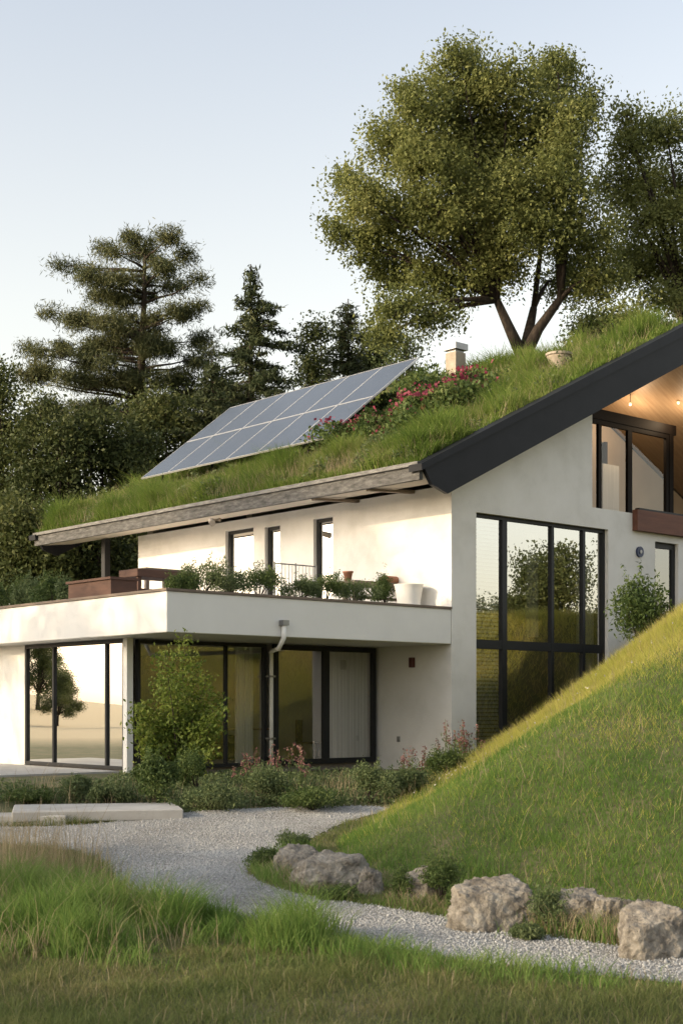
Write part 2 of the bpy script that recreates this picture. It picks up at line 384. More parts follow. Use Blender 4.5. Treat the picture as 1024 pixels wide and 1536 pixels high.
# ------------------------------------------------------------------ house
house=thing('house','white modern house with a grass covered pitched roof and a flat roofed glazed wing','house',(X0,Y0,0),ANG)
SW=7.27; RE=12.1
def wall(mb,plane,c0,c1,a0,a1,z0,top,holes=()):
    tf=top if callable(top) else (lambda a:top)
    bp=sorted(set([a0,a1]+[h[0] for h in holes]+[h[1] for h in holes]+([15.5] if callable(top) and a0<15.5<a1 else [])))
    for p,q_ in zip(bp[:-1],bp[1:]):
        m_=(p+q_)/2; hs=sorted([h for h in holes if h[0]<=m_<=h[1]],key=lambda h:h[2]); z=z0
        segs=[]; open_top=False
        for h in hs:
            if h[2]>z: segs.append((z,h[2]))
            if h[3] is None: open_top=True; break
            z=h[3]
        def pr(zb,zt0,zt1):
            poly=[(p,zb),(q_,zb),(q_,zt1),(p,zt0)]
            mb.prism(poly,(lambda a,b,t:(a,c0 if t==0 else c1,b)) if plane=='r' else (lambda a,b,t:(c0 if t==0 else c1,a,b)))
        for za,zb in segs: pr(za,zb,zb)
        if not open_top: pr(z,tf(p),tf(q_))
def window(name,plane,c,a0,a1,z0,z1,mull=(),trans=(),fw=.07,dp=.09,mat='black',glass='glass',label=None,sill=False,out=-1):
    mb=MB()
    def pb(a,b,z,zz,d0=0,d1=dp):
        if plane=='r': mb.box(a,b,c+d0,c+d1,z,zz)
        else: mb.box(c+d0,c+d1,a,b,z,zz)
    pb(a0,a0+fw,z0,z1); pb(a1-fw,a1,z0,z1); pb(a0+fw,a1-fw,z0,z0+fw); pb(a0+fw,a1-fw,z1-fw,z1)
    ms=sorted([m_ if isinstance(m_,tuple) else (m_,fw) for m_ in mull]); edges=[a0+fw]
    for m_,w in ms:
        pb(m_-w/2,m_+w/2,z0+fw,z1-fw,.004,dp-.004); edges+=[m_-w/2,m_+w/2]
    edges.append(a1-fw); ze=[z0+fw]
    for t in trans:
        w=fw
        if isinstance(t,tuple): t,w=t
        for i in range(0,len(edges),2): pb(edges[i],edges[i+1],t-w/2,t+w/2,.008,dp-.008)
        ze+=[t-w/2,t+w/2]
    ze.append(z1-fw)
    o=mb.build(name,mat,house)
    if label: o['label']=label
    for i in range(0,len(edges),2):
        for j in range(0,len(ze),2):
            cc=c+dp*.5
            if plane=='r': v=[(edges[i],cc,ze[j]),(edges[i+1],cc,ze[j]),(edges[i+1],cc,ze[j+1]),(edges[i],cc,ze[j+1])]
            else: v=[(cc,edges[i],ze[j]),(cc,edges[i+1],ze[j]),(cc,edges[i+1],ze[j+1]),(cc,edges[i],ze[j+1])]
            me=bpy.data.meshes.new('pane'); me.from_pydata(v,[],[(0,1,2,3)]); link('pane',me,glass,o)
    return o
wallt=lambda s: zr(s)-.86 if s<23.9 else zr(23.9)-.86
# gable wall
gw0,gwt=on_r(714,768,0); gw1,_=on_r(912,795,0)
lg0,_=on_r(888,700,0); bl0,bz1=on_r(948,765,0)
d0,dz1=on_r(982,812,0); d1,_=on_r(1017,812,0)
LZ=5.98
gholes=[(gw0,gw1,.12,gwt),(lg0,21.5,LZ,None),(d0,d1,3.2,dz1)]
mb=MB(); wall(mb,'r',0,.3,SW,23,-.15,wallt,gholes); g=mb.build('gable_wall','stucco',house); g['label']='pale gable wall of the house in cool shade'
# long upper wall
wl=[(338,380,797),(397,420,791),(470,499,779)]
lh=[]
for u0,u1,v in wl:
    r1,z=on_s(u0,v,SW); r0,_=on_s(u1,v,SW); lh.append((r0,r1,3.75,z))
mb=MB(); wall(mb,'s',SW,SW+.3,.3,RE,-.15,6.02,lh); mb.build('long_wall','stucco',house)
for h in lh:
    window('window','s',SW+.1,h[0],h[1],h[2],h[3],fw=.08,glass='glassL')
# rear walls
mb=MB(); mb.box(23-.3,23,.3,RE-.3,-.15,6.0); wall(mb,'r',RE-.3,RE,SW+.3,23,-.15,wallt); mb.build('rear_wall','stucco',house)
# inner rooms
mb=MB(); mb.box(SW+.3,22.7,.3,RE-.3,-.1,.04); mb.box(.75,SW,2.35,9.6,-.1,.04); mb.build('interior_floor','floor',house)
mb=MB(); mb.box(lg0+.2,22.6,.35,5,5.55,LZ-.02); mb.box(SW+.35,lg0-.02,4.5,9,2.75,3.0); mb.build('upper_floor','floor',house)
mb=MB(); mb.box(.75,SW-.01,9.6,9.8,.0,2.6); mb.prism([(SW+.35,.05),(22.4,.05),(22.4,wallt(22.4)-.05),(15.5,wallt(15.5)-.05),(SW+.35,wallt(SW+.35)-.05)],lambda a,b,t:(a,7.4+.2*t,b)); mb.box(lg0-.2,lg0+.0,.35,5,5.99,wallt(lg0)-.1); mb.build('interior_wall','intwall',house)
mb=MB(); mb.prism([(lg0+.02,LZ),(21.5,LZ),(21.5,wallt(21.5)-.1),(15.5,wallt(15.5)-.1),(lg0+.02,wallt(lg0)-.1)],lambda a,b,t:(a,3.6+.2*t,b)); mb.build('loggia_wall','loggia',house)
mb=MB()
for sa,sb in ((lg0+.02,15.5),(15.5,21.5)):
    mb.prism([(sa,wallt(sa)-.08),(sb,wallt(sb)-.08),(sb,wallt(sb)-.02),(sa,wallt(sa)-.02)],lambda a,b,t:(a,-.45+4.0*t,b))
mb.build('loggia_ceiling','warmwood',house)
# loggia glazing
lw1,_=on_r(1003,650,1.4); _,lwz=on_r(950,640,1.4)
m1,_=on_r(945,650,1.4); m2,_=on_r(900,650,1.4)
window('window','r',1.4,lg0+.03,lw1,LZ+.01,lwz,mull=[m2,(m1,.18)],fw=.12,mat='darkwood',glass='glassC',label='dark framed glazing set back in the lit balcony recess')
mb=MB(); mb.box(lg0+.03,lw1+.3,1.38,1.56,lwz+.003,lwz+.26); mb.box(lw1+.003,lw1+.18,1.38,1.56,LZ+.01,lwz); mb.box(lg0+.03,lg0+.2,.31,.5,LZ+.01,wallt(lg0)-.1); mb.build('timber_beam','darkwood',house)
mb=MB(); mb.prism([(0,0),(1,0),(1,1),(0,1)],lambda a,b,t:(m1+.4+a*.7,2.6+.06*t,LZ+.05+b*1.75)); mb.build('inner_door','curtain',house)
MB().box(m2+.5,m2+.6,3.3,3.58,LZ,LZ+2.3).build('inner_post','darkwood',house)
MB().box(m1+1.4,m1+1.5,3.3,3.58,LZ,LZ+2.6).build('inner_post','darkwood',house)
# tall gable window
a_=[on_r(u,900,.1)[0] for u in (757,829,876)]
tz=on_r(715,966,.1)[1]
window('window','r',.1,gw0,gw1,.12,gwt,mull=[(a_[0],.16),(a_[1],.09),(a_[2],.09)],trans=[(tz,.2)],fw=.08,dp=.12,glass='glassG',label='tall black framed two storey window in the gable')
mb=MB()
for i in range(60):
    z=.3+i*.087
    if abs(z-tz)<.12: continue
    mb.prism([(0,z),(.02,z+.045),(.02,z+.055),(0,z+.01)],lambda a,b,t:(gw0+.1+(a_[0]-gw0-.2)*t,.21+a,b))
mb.build('blind','blind',house)
# balcony edge, door, round wall fitting
mb=MB(); mb.box(bl0,23,-.16,-.003,bz1-.5,bz1); mb.build('balcony_beam','redwood',house)
mb=MB(); mb.box(bl0+.1,23,-.14,-.01,bz1+.003,bz1+.05); mb.build('balcony_cap','black',house)
dr=window('door','r',.1,d0,d1,3.2,dz1,mull=[],fw=.14,dp=.08,label='dark glazed side door under the balcony')
MB().box(d0+.03,d0+.06,.03,.09,4.1,4.5).build('handle','metal',dr)
ls,lz=on_r(958,828,0)
mb=MB(); n=24
mb.prism([(.13*math.cos(2*math.pi*i/n),.13*math.sin(2*math.pi*i/n)) for i in range(n)],lambda a,b,t:(ls+a,-.05+.047*t,lz+b)); wl_=mb.build('wall_lamp','blue',house)
wl_['label']='round blue fitting on the gable wall'
mb=MB(); mb.prism([(.045*math.cos(2*math.pi*i/n),.045*math.sin(2*math.pi*i/n)) for i in range(n)],lambda a,b,t:(ls+a,-.07+.018*t,lz+b)); mb.build('lamp_lens','metal',wl_)
# ---- roof
RA,RB=-.5,15.25
prof=[(5.9,6.27),(15.5,zr(15.5)),(24.5,zr(24.5)),(24.5,zr(24.5)-.4),(23.6,zr(23.6)-.86),(15.5,zr(15.5)-.86),(7.5,zr(7.5)-.86),(7.0,6.05),(5.9,5.93)]
mb=MB(); mb.prism(prof,lambda a,b,t:(a,RA+(RB-RA)*t,b)); mb.build('roof','soffit',house)
mb=MB(); mb.box(5.8,5.897,RA-.02,RB,5.91,6.19); mb.build('eave_fascia','weather',house)
mb=MB(); mb.box(5.74,5.96,RA-.02,RB,6.193,6.275); mb.build('eave_edging','weather2',house)['label']='paler grey upper edging of the eave'
def vergeboard(r0,r1):
    mb=MB()
    mb.prism([(5.78,6.25),(15.5,zr(15.5)-.12),(15.5,zr(15.5)-.9),(6.55,zr(6.55)-.9),(6.1,5.82)],lambda a,b,t:(a,r0+(r1-r0)*t,b))
    mb.prism([(15.503,zr(15.5)-.12),(24.6,zr(24.6)-.12),(24.6,zr(24.6)-.5),(23.6,zr(23.6)-.9),(15.503,zr(15.5)-.9)],lambda a,b,t:(a,r0+(r1-r0)*t,b))
    return mb.build('verge_board','verge',house)
vergeboard(RA-.1,RA-.004); vergeboard(RB+.004,RB+.1)
mb=MB()
for r0,r1 in ((RA-.18,RA+.2),(RB-.2,RB+.16)):
    mb.prism([(5.7,6.30-.1),(15.5,zr(15.5)+.06),(24.6,zr(24.6)+.06),(24.6,zr(24.6)-.2),(15.5,zr(15.5)-.2),(5.72,6.27-.2)],lambda a,b,t:(a,r0+(r1-r0)*t,b))
mb.build('verge_flashing','verge',house)
for i,r_ in enumerate((1.1,2.9)):
    mb=MB(); mb.prism([(5.92,5.88),(7.25,5.95),(7.25,6.02),(5.92,5.925)],lambda a,b,t:(a,r_+.12*t,b)); mb.build('rafter','purlin',house)
MB().box(6.75,6.93,13.0,13.18,3.42,6.0).build('roof_post','black',house)
mb=MB(); r_,z_=on_s(312,775,5.75); mb.tube([(6.1,r_,5.84),(5.75,r_-.1,5.78),(5.55,r_-.45,5.66)],[.05,.06,.075],10); mb.build('rainwater_spout','chim',house)
# chimney and vent
s_,r_=roofpt(683,577)
mb=MB(); w=.2; zc=zr(s_)
top=H+(HZ-530)/F*L2W(s_,r_).y
mb.box(s_-w,s_+w,r_-w,r_+w,zc-.3,top); ch=mb.build('chimney','chim',house)
mb=MB(); mb.box(s_-w*.8,s_+w*.8,r_-w*.8,r_+w*.8,top+.002,top+.07); mb.box(s_-w*1.25,s_+w*1.25,r_-w*1.25,r_+w*1.25,top+.073,top+.25); mb.build('chimney_cap','metal',ch)
s_,r_=roofpt(838,552)
mb=MB(); mb.lathe([(.2,-.2),(.22,.05),(.28,.2),(.31,.27)],20,(s_,r_,zr(s_)+.03)); vt=mb.build('roof_vent','chim',house,True)
mb=MB(); mb.lathe([(.34,.273),(.34,.33),(.26,.35)],20,(s_,r_,zr(s_)+.03)); mb.build('vent_rim','chim',vt)
# ---- glazed wing
mb=MB(); mb.box(0,SW-.01,0,RE,2.62,3.36); mb.build('wing_roof_slab','slabwhite',house,bevel=.012)
mb=MB(); mb.box(-.03,SW-.012,-.03,.28,3.362,3.41); mb.box(-.03,.28,.28,RE,3.362,3.41); mb.build('coping','coping',house)
GL,GR=.62,2.25
r6=on_s(37,1000,GL)[0]
mb=MB(); mb.box(GL,GL+.2,r6,RE,-.15,2.618); mb.box(GL+.2,SW-.01,RE-.2,RE,-.15,2.618); mb.build('wing_wall','stucco',house)
mb=MB(); mb.box(GL-.04,GL+.1,GR-.04,GR+.1,-.1,2.618); mb.build('corner_post','whitepaint',house)
ml=[on_s(u,1000,GL)[0] for u in (158,79)]
window('sliding_door','s',GL,GR+.12,r6,.05,2.6,mull=[(ml[0],.06),(ml[1],.06)],fw=.07,glass='glassL',label='glass sliding doors on the left side of the wing')
ws=[on_r(u,1000,GR)[0] for u in (200,340,400,412,490,564)]
window('window','r',GR,ws[0]+.1,ws[2],.05,2.6,mull=[(ws[1],.06)],fw=.07,glass='glass',label='wide black framed window behind the young tree')
window('sliding_door','r',GR,ws[3],min(ws[5],SW-.02),.05,2.6,mull=[(ws[4],.17)],fw=.11,glass='glass',label='black framed sliding doors beside the downpipe')
sp,_=on_r(406,1000,GR-.1); sq,zq=on_r(425,940,-.05)
mb=MB(); mb.tube([(sq,-.07,zq+.02),(sq,-.06,zq-.22),(sq,.1,zq-.42),(sp,GR-.12,2.45),(sp,GR-.12,2.2),(sp,GR-.12,.02)],.044,12); dp=mb.build('downpipe','whitepaint',house,True)
mb=MB(); mb.box(sq-.07,sq+.07,-.14,-.003,zq+.02,zq+.12); mb.build('rainwater_head','metal',dp)
for z in (.6,1.9): MB().box(sp-.07,sp+.07,GR-.18,GR-.003,z,z+.04).build('pipe_bracket','metal',dp)
rl,zl=on_s(620,994,SW)
MB().box(SW-.1,SW-.003,rl-.06,rl+.06,zl-.11,zl+.11).build('wall_lamp','redlamp',house,bevel=.01)['label']='small dark red wall lamp beside the sliding doors'
rl,zl=on_s(598,1109,SW)
MB().box(SW-.03,SW-.003,rl-.04,rl+.04,zl-.06,zl+.06).build('wall_socket','metal',house)
def curtain(a0,a1,c,z0,z1,name='curtain'):
    n=60; v=[];f=[]
    for i in range(n+1):
        a=a0+(a1-a0)*i/n; d=.05*math.sin(i*1.25)+.02*math.sin(i*.5)
        v+=[(a,c+d,z0),(a,c+d*.8,z1)]
    for i in range(n): f.append((2*i,2*i+2,2*i+3,2*i+1))
    me=bpy.data.meshes.new(name); me.from_pydata(v,[],f); return link(name,me,'curtain',house,True)
curtain(ws[4]+.15,ws[5]-.1,GR+.22,.08,2.58)
curtain(ws[2]-.5,ws[2]-.1,GR+.4,.08,2.58)
curtain(a_[1]-.35,a_[1]+.0,.6,2.9,5.3); curtain(gw1-.6,gw1-.05,.45,.2,5.3)
# furniture behind the glass
def chair(s,r,label,rz):
    p=L2W(s,r,.04); t=thing('dining_chair',label,'chair',p,ANG+rz)
    MB().box(-.22,.22,-.22,.22,.42,.46).build('seat','brown',t); MB().box(-.22,.22,.19,.23,.46,.95).build('backrest','brown',t)
    for x in (-.2,.17):
        for y in (-.2,.17): MB().box(x,x+.03,y,y+.03,0,.42).build('leg','black',t)
chair(on_r(462,1140,GR+.9)[0],GR+.9,'dark chair standing inside the sliding doors left of the curtain',.6)
t=thing('sofa','low dark sofa inside the wide window behind the young tree','sofa',L2W(3.7,4.2,.04),ANG)
MB().box(-1,1,-.4,.4,.1,.42).build('seat','soil',t,bevel=.03); MB().box(-1,1,.25,.45,.42,.85).build('backrest','soil',t,bevel=.03)
for x in (-1.15,1.0): MB().box(x,x+.15,-.4,.45,.0,.6).build('armrest','soil',t,bevel=.03)
t=thing('dining_table','dark dining table inside behind the sliding doors','table',L2W(5.2,5.2,.04),ANG)
MB().box(-.9,.9,-.45,.45,.7,.75).build('tabletop','warmwood',t)
for x in (-.85,.78):
    for y in (-.4,.33): MB().box(x,x+.07,y,y+.07,0,.7).build('leg','warmwood',t)
# pendants
for (u,v,r_,en,lab) in ((945,606,2.1,75,'small glowing pendant lamp above the dark framed glazing of the balcony recess'),(1017,604,1.0,32,'small glowing pendant lamp at the right edge of the balcony recess')):
    s,z=on_r(u,v,r_); t=thing('pendant_lamp',lab,'lamp',L2W(s,r_,z),ANG)
    MB().lathe([(.015,-.04),(.035,-.015),(.04,.01),(.02,.04)],14).build('bulb','bulb',t,True)
    MB().tube([(0,0,.04),(0,0,wallt(s)-.09-z)],.008,6).build('cord','black',t)
    l=bpy.data.lights.new('lamp_light','POINT'); l.energy=en; l.color=(1,.72,.45); l.shadow_soft_size=.15
    lo=bpy.data.objects.new('lamp_light',l); col.objects.link(lo); lo.parent=t; lo.location=(0,0,-.45)
# ------------------------------------------------------------------ solar array
phi=math.atan2(8.99-6.5,3.2)
d1v=Vector((CA,SA,0)); d2v=Vector((-SA,CA,0)); zv=Vector((0,0,1))
ax=-d2v; ay=(d1v*math.cos(phi)+zv*math.sin(phi)); az=ax.cross(ay)
org=L2W(8.0,13.05,6.5+H)
MX=Matrix(((ax.x,ay.x,az.x,org.x),(ax.y,ay.y,az.y,org.y),(ax.z,ay.z,az.z,org.z),(0,0,0,1)))
sol=thing('solar_array','tilted array of twelve grey blue solar panels on the grass roof','solar panels'); sol.matrix_world=MX
inv=MX.inverted(); PW,PH=1.35,2.02
for i in range(6):
    for j in range(2):
        x=i*PW; y=j*PH+.0
        p=MB().box(x+.03,x+PW-.03,y+.03,y+PH-.03,.01,.04).build('solar_panel','panel',sol)
        mb=MB(); mb.box(x+.006,x+.03,y+.006,y+PH-.006,0,.045); mb.box(x+PW-.03,x+PW-.006,y+.006,y+PH-.006,0,.045)
        mb.box(x+.03,x+PW-.03,y+.006,y+.03,0,.045); mb.box(x+.03,x+PW-.03,y+PH-.03,y+PH-.006,0,.045); mb.build('panel_frame','alu',p)
for y in (.5,1.6,2.5,3.6): MB().box(.05,8.05,y,y+.05,-.06,-.003).build('mounting_rail','black',sol)
for x in (.4,2.8,5.0,6.9):
    for y in (.52,2.52):
        w=MX@Vector((x,y,-.06)); s,r=W2L(w.x,w.y); b=Vector((w.x,w.y,zr(s)-.05))
        MB().tube([inv@w,inv@b],.035,8).build('support_leg','black',sol)
    w=MX@Vector((x,3.4,-.06)); w2=MX@Vector((x,.6,-.06)); s,r=W2L(w.x,w.y); 
    MB().tube([inv@w2,inv@Vector((w.x,w.y,zr(s)+.1))],.025,6).build('brace','black',sol)
# ------------------------------------------------------------------ vegetation on the roof
n=185000
s=np.where(rng.random(n)<.25,rng.uniform(5.82,7.6,n),rng.uniform(5.82,15.7,n)); r=rng.uniform(RA+.12,RB-.05,n)
keep=~((s>8.3)&(s<11.8)&(r>4.6)&(r<13)&(rng.random(n)<.75)); s=s[keep]; r=r[keep]; n=len(s)
rz_=lambda s:np.where(s<15.5,6.27+SL*(s-5.9),6.27+SL*9.6-SL*(s-15.5))
P=np.stack([X0+s*CA-r*SA,Y0+s*SA+r*CA,rz_(s)-.01],1)
nz=vn(s,r,1.1)*.5+vn(s,r,3.2,2)*.6
h=(.07+.70*nz**2.2)*(.6+.7*rng.random(n)); h*=1-.3*sst(11,13,s)*(nz<.6); h*=np.clip(.45+(r-RA)*.8,.45,1); h*=1-.35*(s<6.1)
under=(s>7.8)&(s<9.2)&(r>4.6)&(r<13.2); h=np.where(under,np.minimum(h,.22),h)
tag(blades('roof_grass',P,h,np.full(n,.02),.75,'roofgrass',curved=True,drift=(-.35*CA,-.35*SA)),'shaggy green grass growing over the pitched roof','grass',kind='stuff')
n2=9000; idx=rng.integers(0,n,n2); idx=idx[~under[idx]]; n2=len(idx); Pd=P[idx]
tag(blades('roof_dry_grass',Pd,rng.uniform(.25,.65,n2),np.full(n2,.011),.5,'straw',curved=False),'straw coloured dry stalks among the roof grass','dry grass',kind='stuff')
m=34000; ss=np.where(rng.random(m)<.4,rng.uniform(5.85,7.6,m),rng.uniform(5.9,15.4,m)); rr=rng.uniform(RA+.3,RB-.1,m); nw=vn(ss,rr,2.0,21)
k=nw>.62; ss=ss[k]; rr=rr[k]; nw=nw[k]
C=np.stack([X0+ss*CA-rr*SA,Y0+ss*SA+rr*CA,rz_(ss)+rng.random(len(ss))**.7*(.15+1.2*(nw-.62))],1)
tag(polys('roof_weeds',leafquads(C,np.full(len(C),.09),.45,(0,0,1),.5),'sage'),'low leafy weeds in tufts among the roof grass','ground cover',kind='stuff')
def roof_patch(name,pxs,mat,n,size,h0,hh,spread,label,cat,asp=.6):
    C=[]
    for (u,v) in pxs:
        s0,r0=roofpt(u,v); s0=min(s0,15.2)
        k=n//len(pxs); ss=s0+rng.normal(size=k)*spread; rr=r0+rng.normal(size=k)*spread
        lump=.45+1.1*vn(ss,rr,1.6,33)
        z=np.array([zr(q) for q in ss])+(h0+hh*rng.random(k)**.6)*lump
        C.append(np.stack([X0+ss*CA-rr*SA,Y0+ss*SA+rr*CA,z],1))
    C=np.concatenate(C); return tag(polys(name,leafquads(C,size*(.6+.8*rng.random(len(C))),asp),mat),label,cat,kind='stuff')
fl=[(505,680),(520,677),(540,672),(553,664),(590,662),(606,656),(622,650),(640,642),(655,634),(672,626),(690,620)]
roof_patch('roof_shrubs',[(u+dx,v+dy) for u,v in fl for dx,dy in ((0,2),(-14,-6),(12,-10))]+[(560,655),(580,650),(590,625),(610,610),(630,600),(600,630),(575,640),(650,605),(625,595)],'shrub',30000,.10,0,.62,.38,'dark green low foliage around the red flowers on the roof','ground cover')
fc=[(507,678),(512,674),(535,670),(548,664),(592,660),(600,652),(618,648),(628,640),(634,634),(652,634),(668,624),(676,618),(694,616),(702,606),(640,622),(612,636)]
roof_patch('red_flowers',fc,'pink',1400,.085,.30,.40,.30,'crimson flowers blooming on the roof right of the solar panels','flowers',.9)
# ------------------------------------------------------------------ trees
def tree(name,label,cat,base,clumps,tr,leaf,nsub=40,nleaf=60,ls=.14,fork=None,group=None,spread=.38,asp=.55,bias=None,bw=0,twigs=8,shell=.75,stems=None,axis_top=None):
    bx,by=base; bz=gzf(bx,by)-.05; B=Vector((bx,by,bz))
    t=thing(name,label,cat,B,0,group)
    cl=[(Vector(c[:3])-B,Vector(c[3:])) for c in clumps]
    fk=Vector(fork)-B if fork else Vector((0,0,min(c.z for c,_ in cl)*.75))
    mb=MB()
    if axis_top:
        tp=Vector(axis_top)-B
        axp=[Vector((0,0,0)),tp*.3+Vector((.15,0,0)),tp*.6+Vector((-.1,.05,0)),tp*.85,tp]
        mb.tube(axp,[tr*1.2,tr,tr*.75,tr*.4,tr*.15],10)
        def axat(z):
            z=max(.2,min(z,tp.z*.97))
            for p,q in zip(axp[:-1],axp[1:]):
                if p.z<=z<=q.z: return p.lerp(q,(z-p.z)/(q.z-p.z))
            return tp
    else: mb.tube([(0,0,0),fk*.35+Vector((.05,.0,0)),fk*.7,fk],[tr*1.25,tr,tr*.9,tr*.8],10)
    stm=[Vector(q)-B for q in stems] if stems else None
    for c,rad in cl:
        st=fk; r0=tr*.45
        if axis_top:
            d=math.hypot(c.x,c.y); st=axat(c.z-.12*d-.2); r0=tr*.24
        if stm:
            st=min(stm,key=lambda q:(q-c).length); r0=tr*.28
        mid=st.lerp(c,.5)+Vector((random.uniform(-.3,.3),random.uniform(-.3,.3),random.uniform(0,.5) if not axis_top else random.uniform(-.25,.1)))*min(1,rad.x)
        mb.tube([st,st.lerp(mid,.5)+Vector((0,0,.05)),mid,c],[r0,r0*.75,r0*.5,r0*.2],7)
    if stm:
        for q in stm:
            kn=fk.lerp(q,.5)+Vector((random.uniform(-.15,.15),0,-.2))
            mb.tube([fk-Vector((0,0,.4)),kn,q],[tr*.62,tr*.48,tr*.34],9)
    L=[]
    for c,rad in cl:
        k=max(6,int(nsub*(rad.x*rad.z)/(1.8*1.6)))
        d=unit(rng.normal(size=(k,3))); rr=(shell+(1.05-shell)*rng.random((k,1)))*(rng.random((k,1))**.25)
        sub=np.array(c)+d*rr*np.array(rad)
        for i in range(min(twigs,k)):
            mb.tube([c,c.lerp(Vector(sub[i]),.5)+Vector((0,0,.1)),sub[i]],[tr*.09,tr*.06,tr*.03],4,False)
        sp=spread*(.5+1.0*rng.random((k,1,1)))
        g=np.clip(rng.normal(size=(k,nleaf,3)),-1.7,1.7)
        L.append((sub[:,None,:]+g*sp*np.array([1,1,.7])).reshape(-1,3))
    L=np.concatenate(L)
    mb.build('trunk','bark',t,True)
    polys('crown',leafquads(L,np.full(len(L),ls),asp,bias,bw),leaf,t)
    return t
def pc(lst,Y,dj=2.0,k=1.0):
    out=[]
    for (u,v,ru,rv) in lst:
        y=Y+random.uniform(-dj,dj); p=at(u,v,y); a=ru*y/F; b=rv*y/F
        out.append((p.x,p.y,p.z,a*k,max(a,b)*k,b*k))
    return out
YB=53
big=[(690,125,62,42),(760,130,60,45),(830,130,48,48),(632,165,48,45),(700,190,70,50),(790,200,70,55),(860,190,35,50),(590,225,52,48),(650,250,60,50),(740,270,75,55),(830,280,65,55),
 (540,300,42,45),(600,320,60,50),(690,345,70,52),(780,350,65,50),(870,350,55,50),(535,365,38,38),(590,395,50,45),(660,420,60,42),(740,405,60,40),(850,415,50,38),(600,465,40,34),(575,500,24,30),(905,420,42,36),(650,475,35,25),(690,85,30,18),(836,95,26,18),(700,78,24,14),(610,135,24,20),(520,270,22,22),(505,340,20,22),(885,150,22,24),
 (720,240,70,60),(660,310,60,50),(770,300,65,55),(845,240,40,45)]
fk=at(785,522,YB)
tree('broadleaf_tree','large spreading broadleaf tree with forked trunks rising behind the roof ridge','tree',(fk.x,fk.y),pc(big,YB,2.6,.93),.42,'leafbig',88,125,.135,fork=fk,spread=.37,stems=[at(745,450,YB),at(800,462,YB+1),at(840,448,YB-.5)],shell=.68)
rt=[(950,215,40,38),(1000,200,50,40),(930,270,45,45),(1000,280,60,50),(960,340,50,45),(1040,330,60,50),(990,400,50,40),(1050,420,60,50),(1000,455,40,30),(1080,250,60,60),(940,180,22,22),(1110,360,60,60),(940,400,40,40)]
fk=at(1045,520,YB+3)
tree('broadleaf_tree','darker broadleaf tree cut off by the right edge of the picture','tree',(fk.x,fk.y),pc(rt,YB+3,2.0,.96),.35,'leafbig',78,120,.135,fork=fk,spread=.38,shell=.65)
# pine
YP=62
pads0=[(222,366,36,12),(180,384,30,10),(252,392,32,10),(112,408,28,9),(150,422,38,11),(215,415,44,12),(272,428,30,9),(188,448,52,12),(98,482,28,9),(150,488,40,12),(225,475,48,13),(285,470,28,9),(62,535,30,10),(120,530,42,12),(190,525,56,15),(260,520,46,14),(300,545,28,11),(95,570,38,14),(160,575,52,18),(235,575,56,18),(50,565,26,10),(290,595,36,16),(200,625,66,24),(120,620,46,22),(205,500,40,12),(170,550,50,14)]
pads=[]
for (u,v,ru,rv) in pads0:
    for j in (-1,0,1):
        up=-1 if u>203 else 1
        pads.append((u+j*ru*.7+random.uniform(-8,8),v+random.uniform(-7,7)-abs(j)*3+j*up*4,ru*random.uniform(.34,.58),rv*random.uniform(.6,1.1)))
pt=at(218,360,YP)
tree('pine_tree','tall open crowned pine with irregular layered branches at the left','tree',(at(203,0,YP).x,YP),pc(pads,YP,1.9),.3,'needle',230,80,.25,spread=.27,asp=.13,bias=(0,0,1),bw=.7,twigs=4,shell=.3,axis_top=pt)
# spruces
def spruce(label,u,vtop,Y,rad,name='spruce_tree',seed=0,mat='spruce',zlow=.12,dens=1.0):
    p=at(u,vtop,Y); bz=gzf(p.x,p.y)-.05; hgt=p.z-bz
    t=thing(name,label,'tree',(p.x,p.y,bz)); mb=MB(); mb.tube([(0,0,0),(0,0,hgt*.5),(0,0,hgt)],[.28,.18,.02],8)
    C=[];z=hgt*zlow
    while z<hgt*.985:
        f=1-z/hgt; L=min(3.6,rad*(f**.95))*(.65+.7*random.random()); nb=int(6+7*f)
        for i in range(nb):
            q=random.random()*6.28; l=L*(.55+.65*random.random()); d=Vector((math.cos(q),math.sin(q),0))
            end=Vector((0,0,z))+d*l+Vector((0,0,-.18*l+.28*l*random.random()))
            if l>.4: mb.tube([(0,0,z+.1),end],[.035,.008],4,False)
            k=max(14,int(80*l*dens)); tt=rng.random(k)**.7
            c=np.array((0,0,z+.1))+tt[:,None]*(np.array(end)-np.array((0,0,z+.1)))
            c+=rng.normal(size=(k,3))*np.array([.15,.15,.10])*(.6+.6*(1-tt[:,None]))
            C.append(c)
        z+=.32+.22*f
    C=np.concatenate(C); mb.build('trunk','bark',t,True)
    polys('crown',leafquads(C,np.full(len(C),.27),.22,(0,0,-.3),.5),mat,t); return t
spruce('narrow dark spruce with a pointed tip left of the solar panels',376,396,58,7.8)
spruce('dark bushy conifer rising behind the middle of the solar panels',522,448,60,7.4)
spruce('short conifer beside the pointed spruce at the left of the panels',318,540,54,6.0)
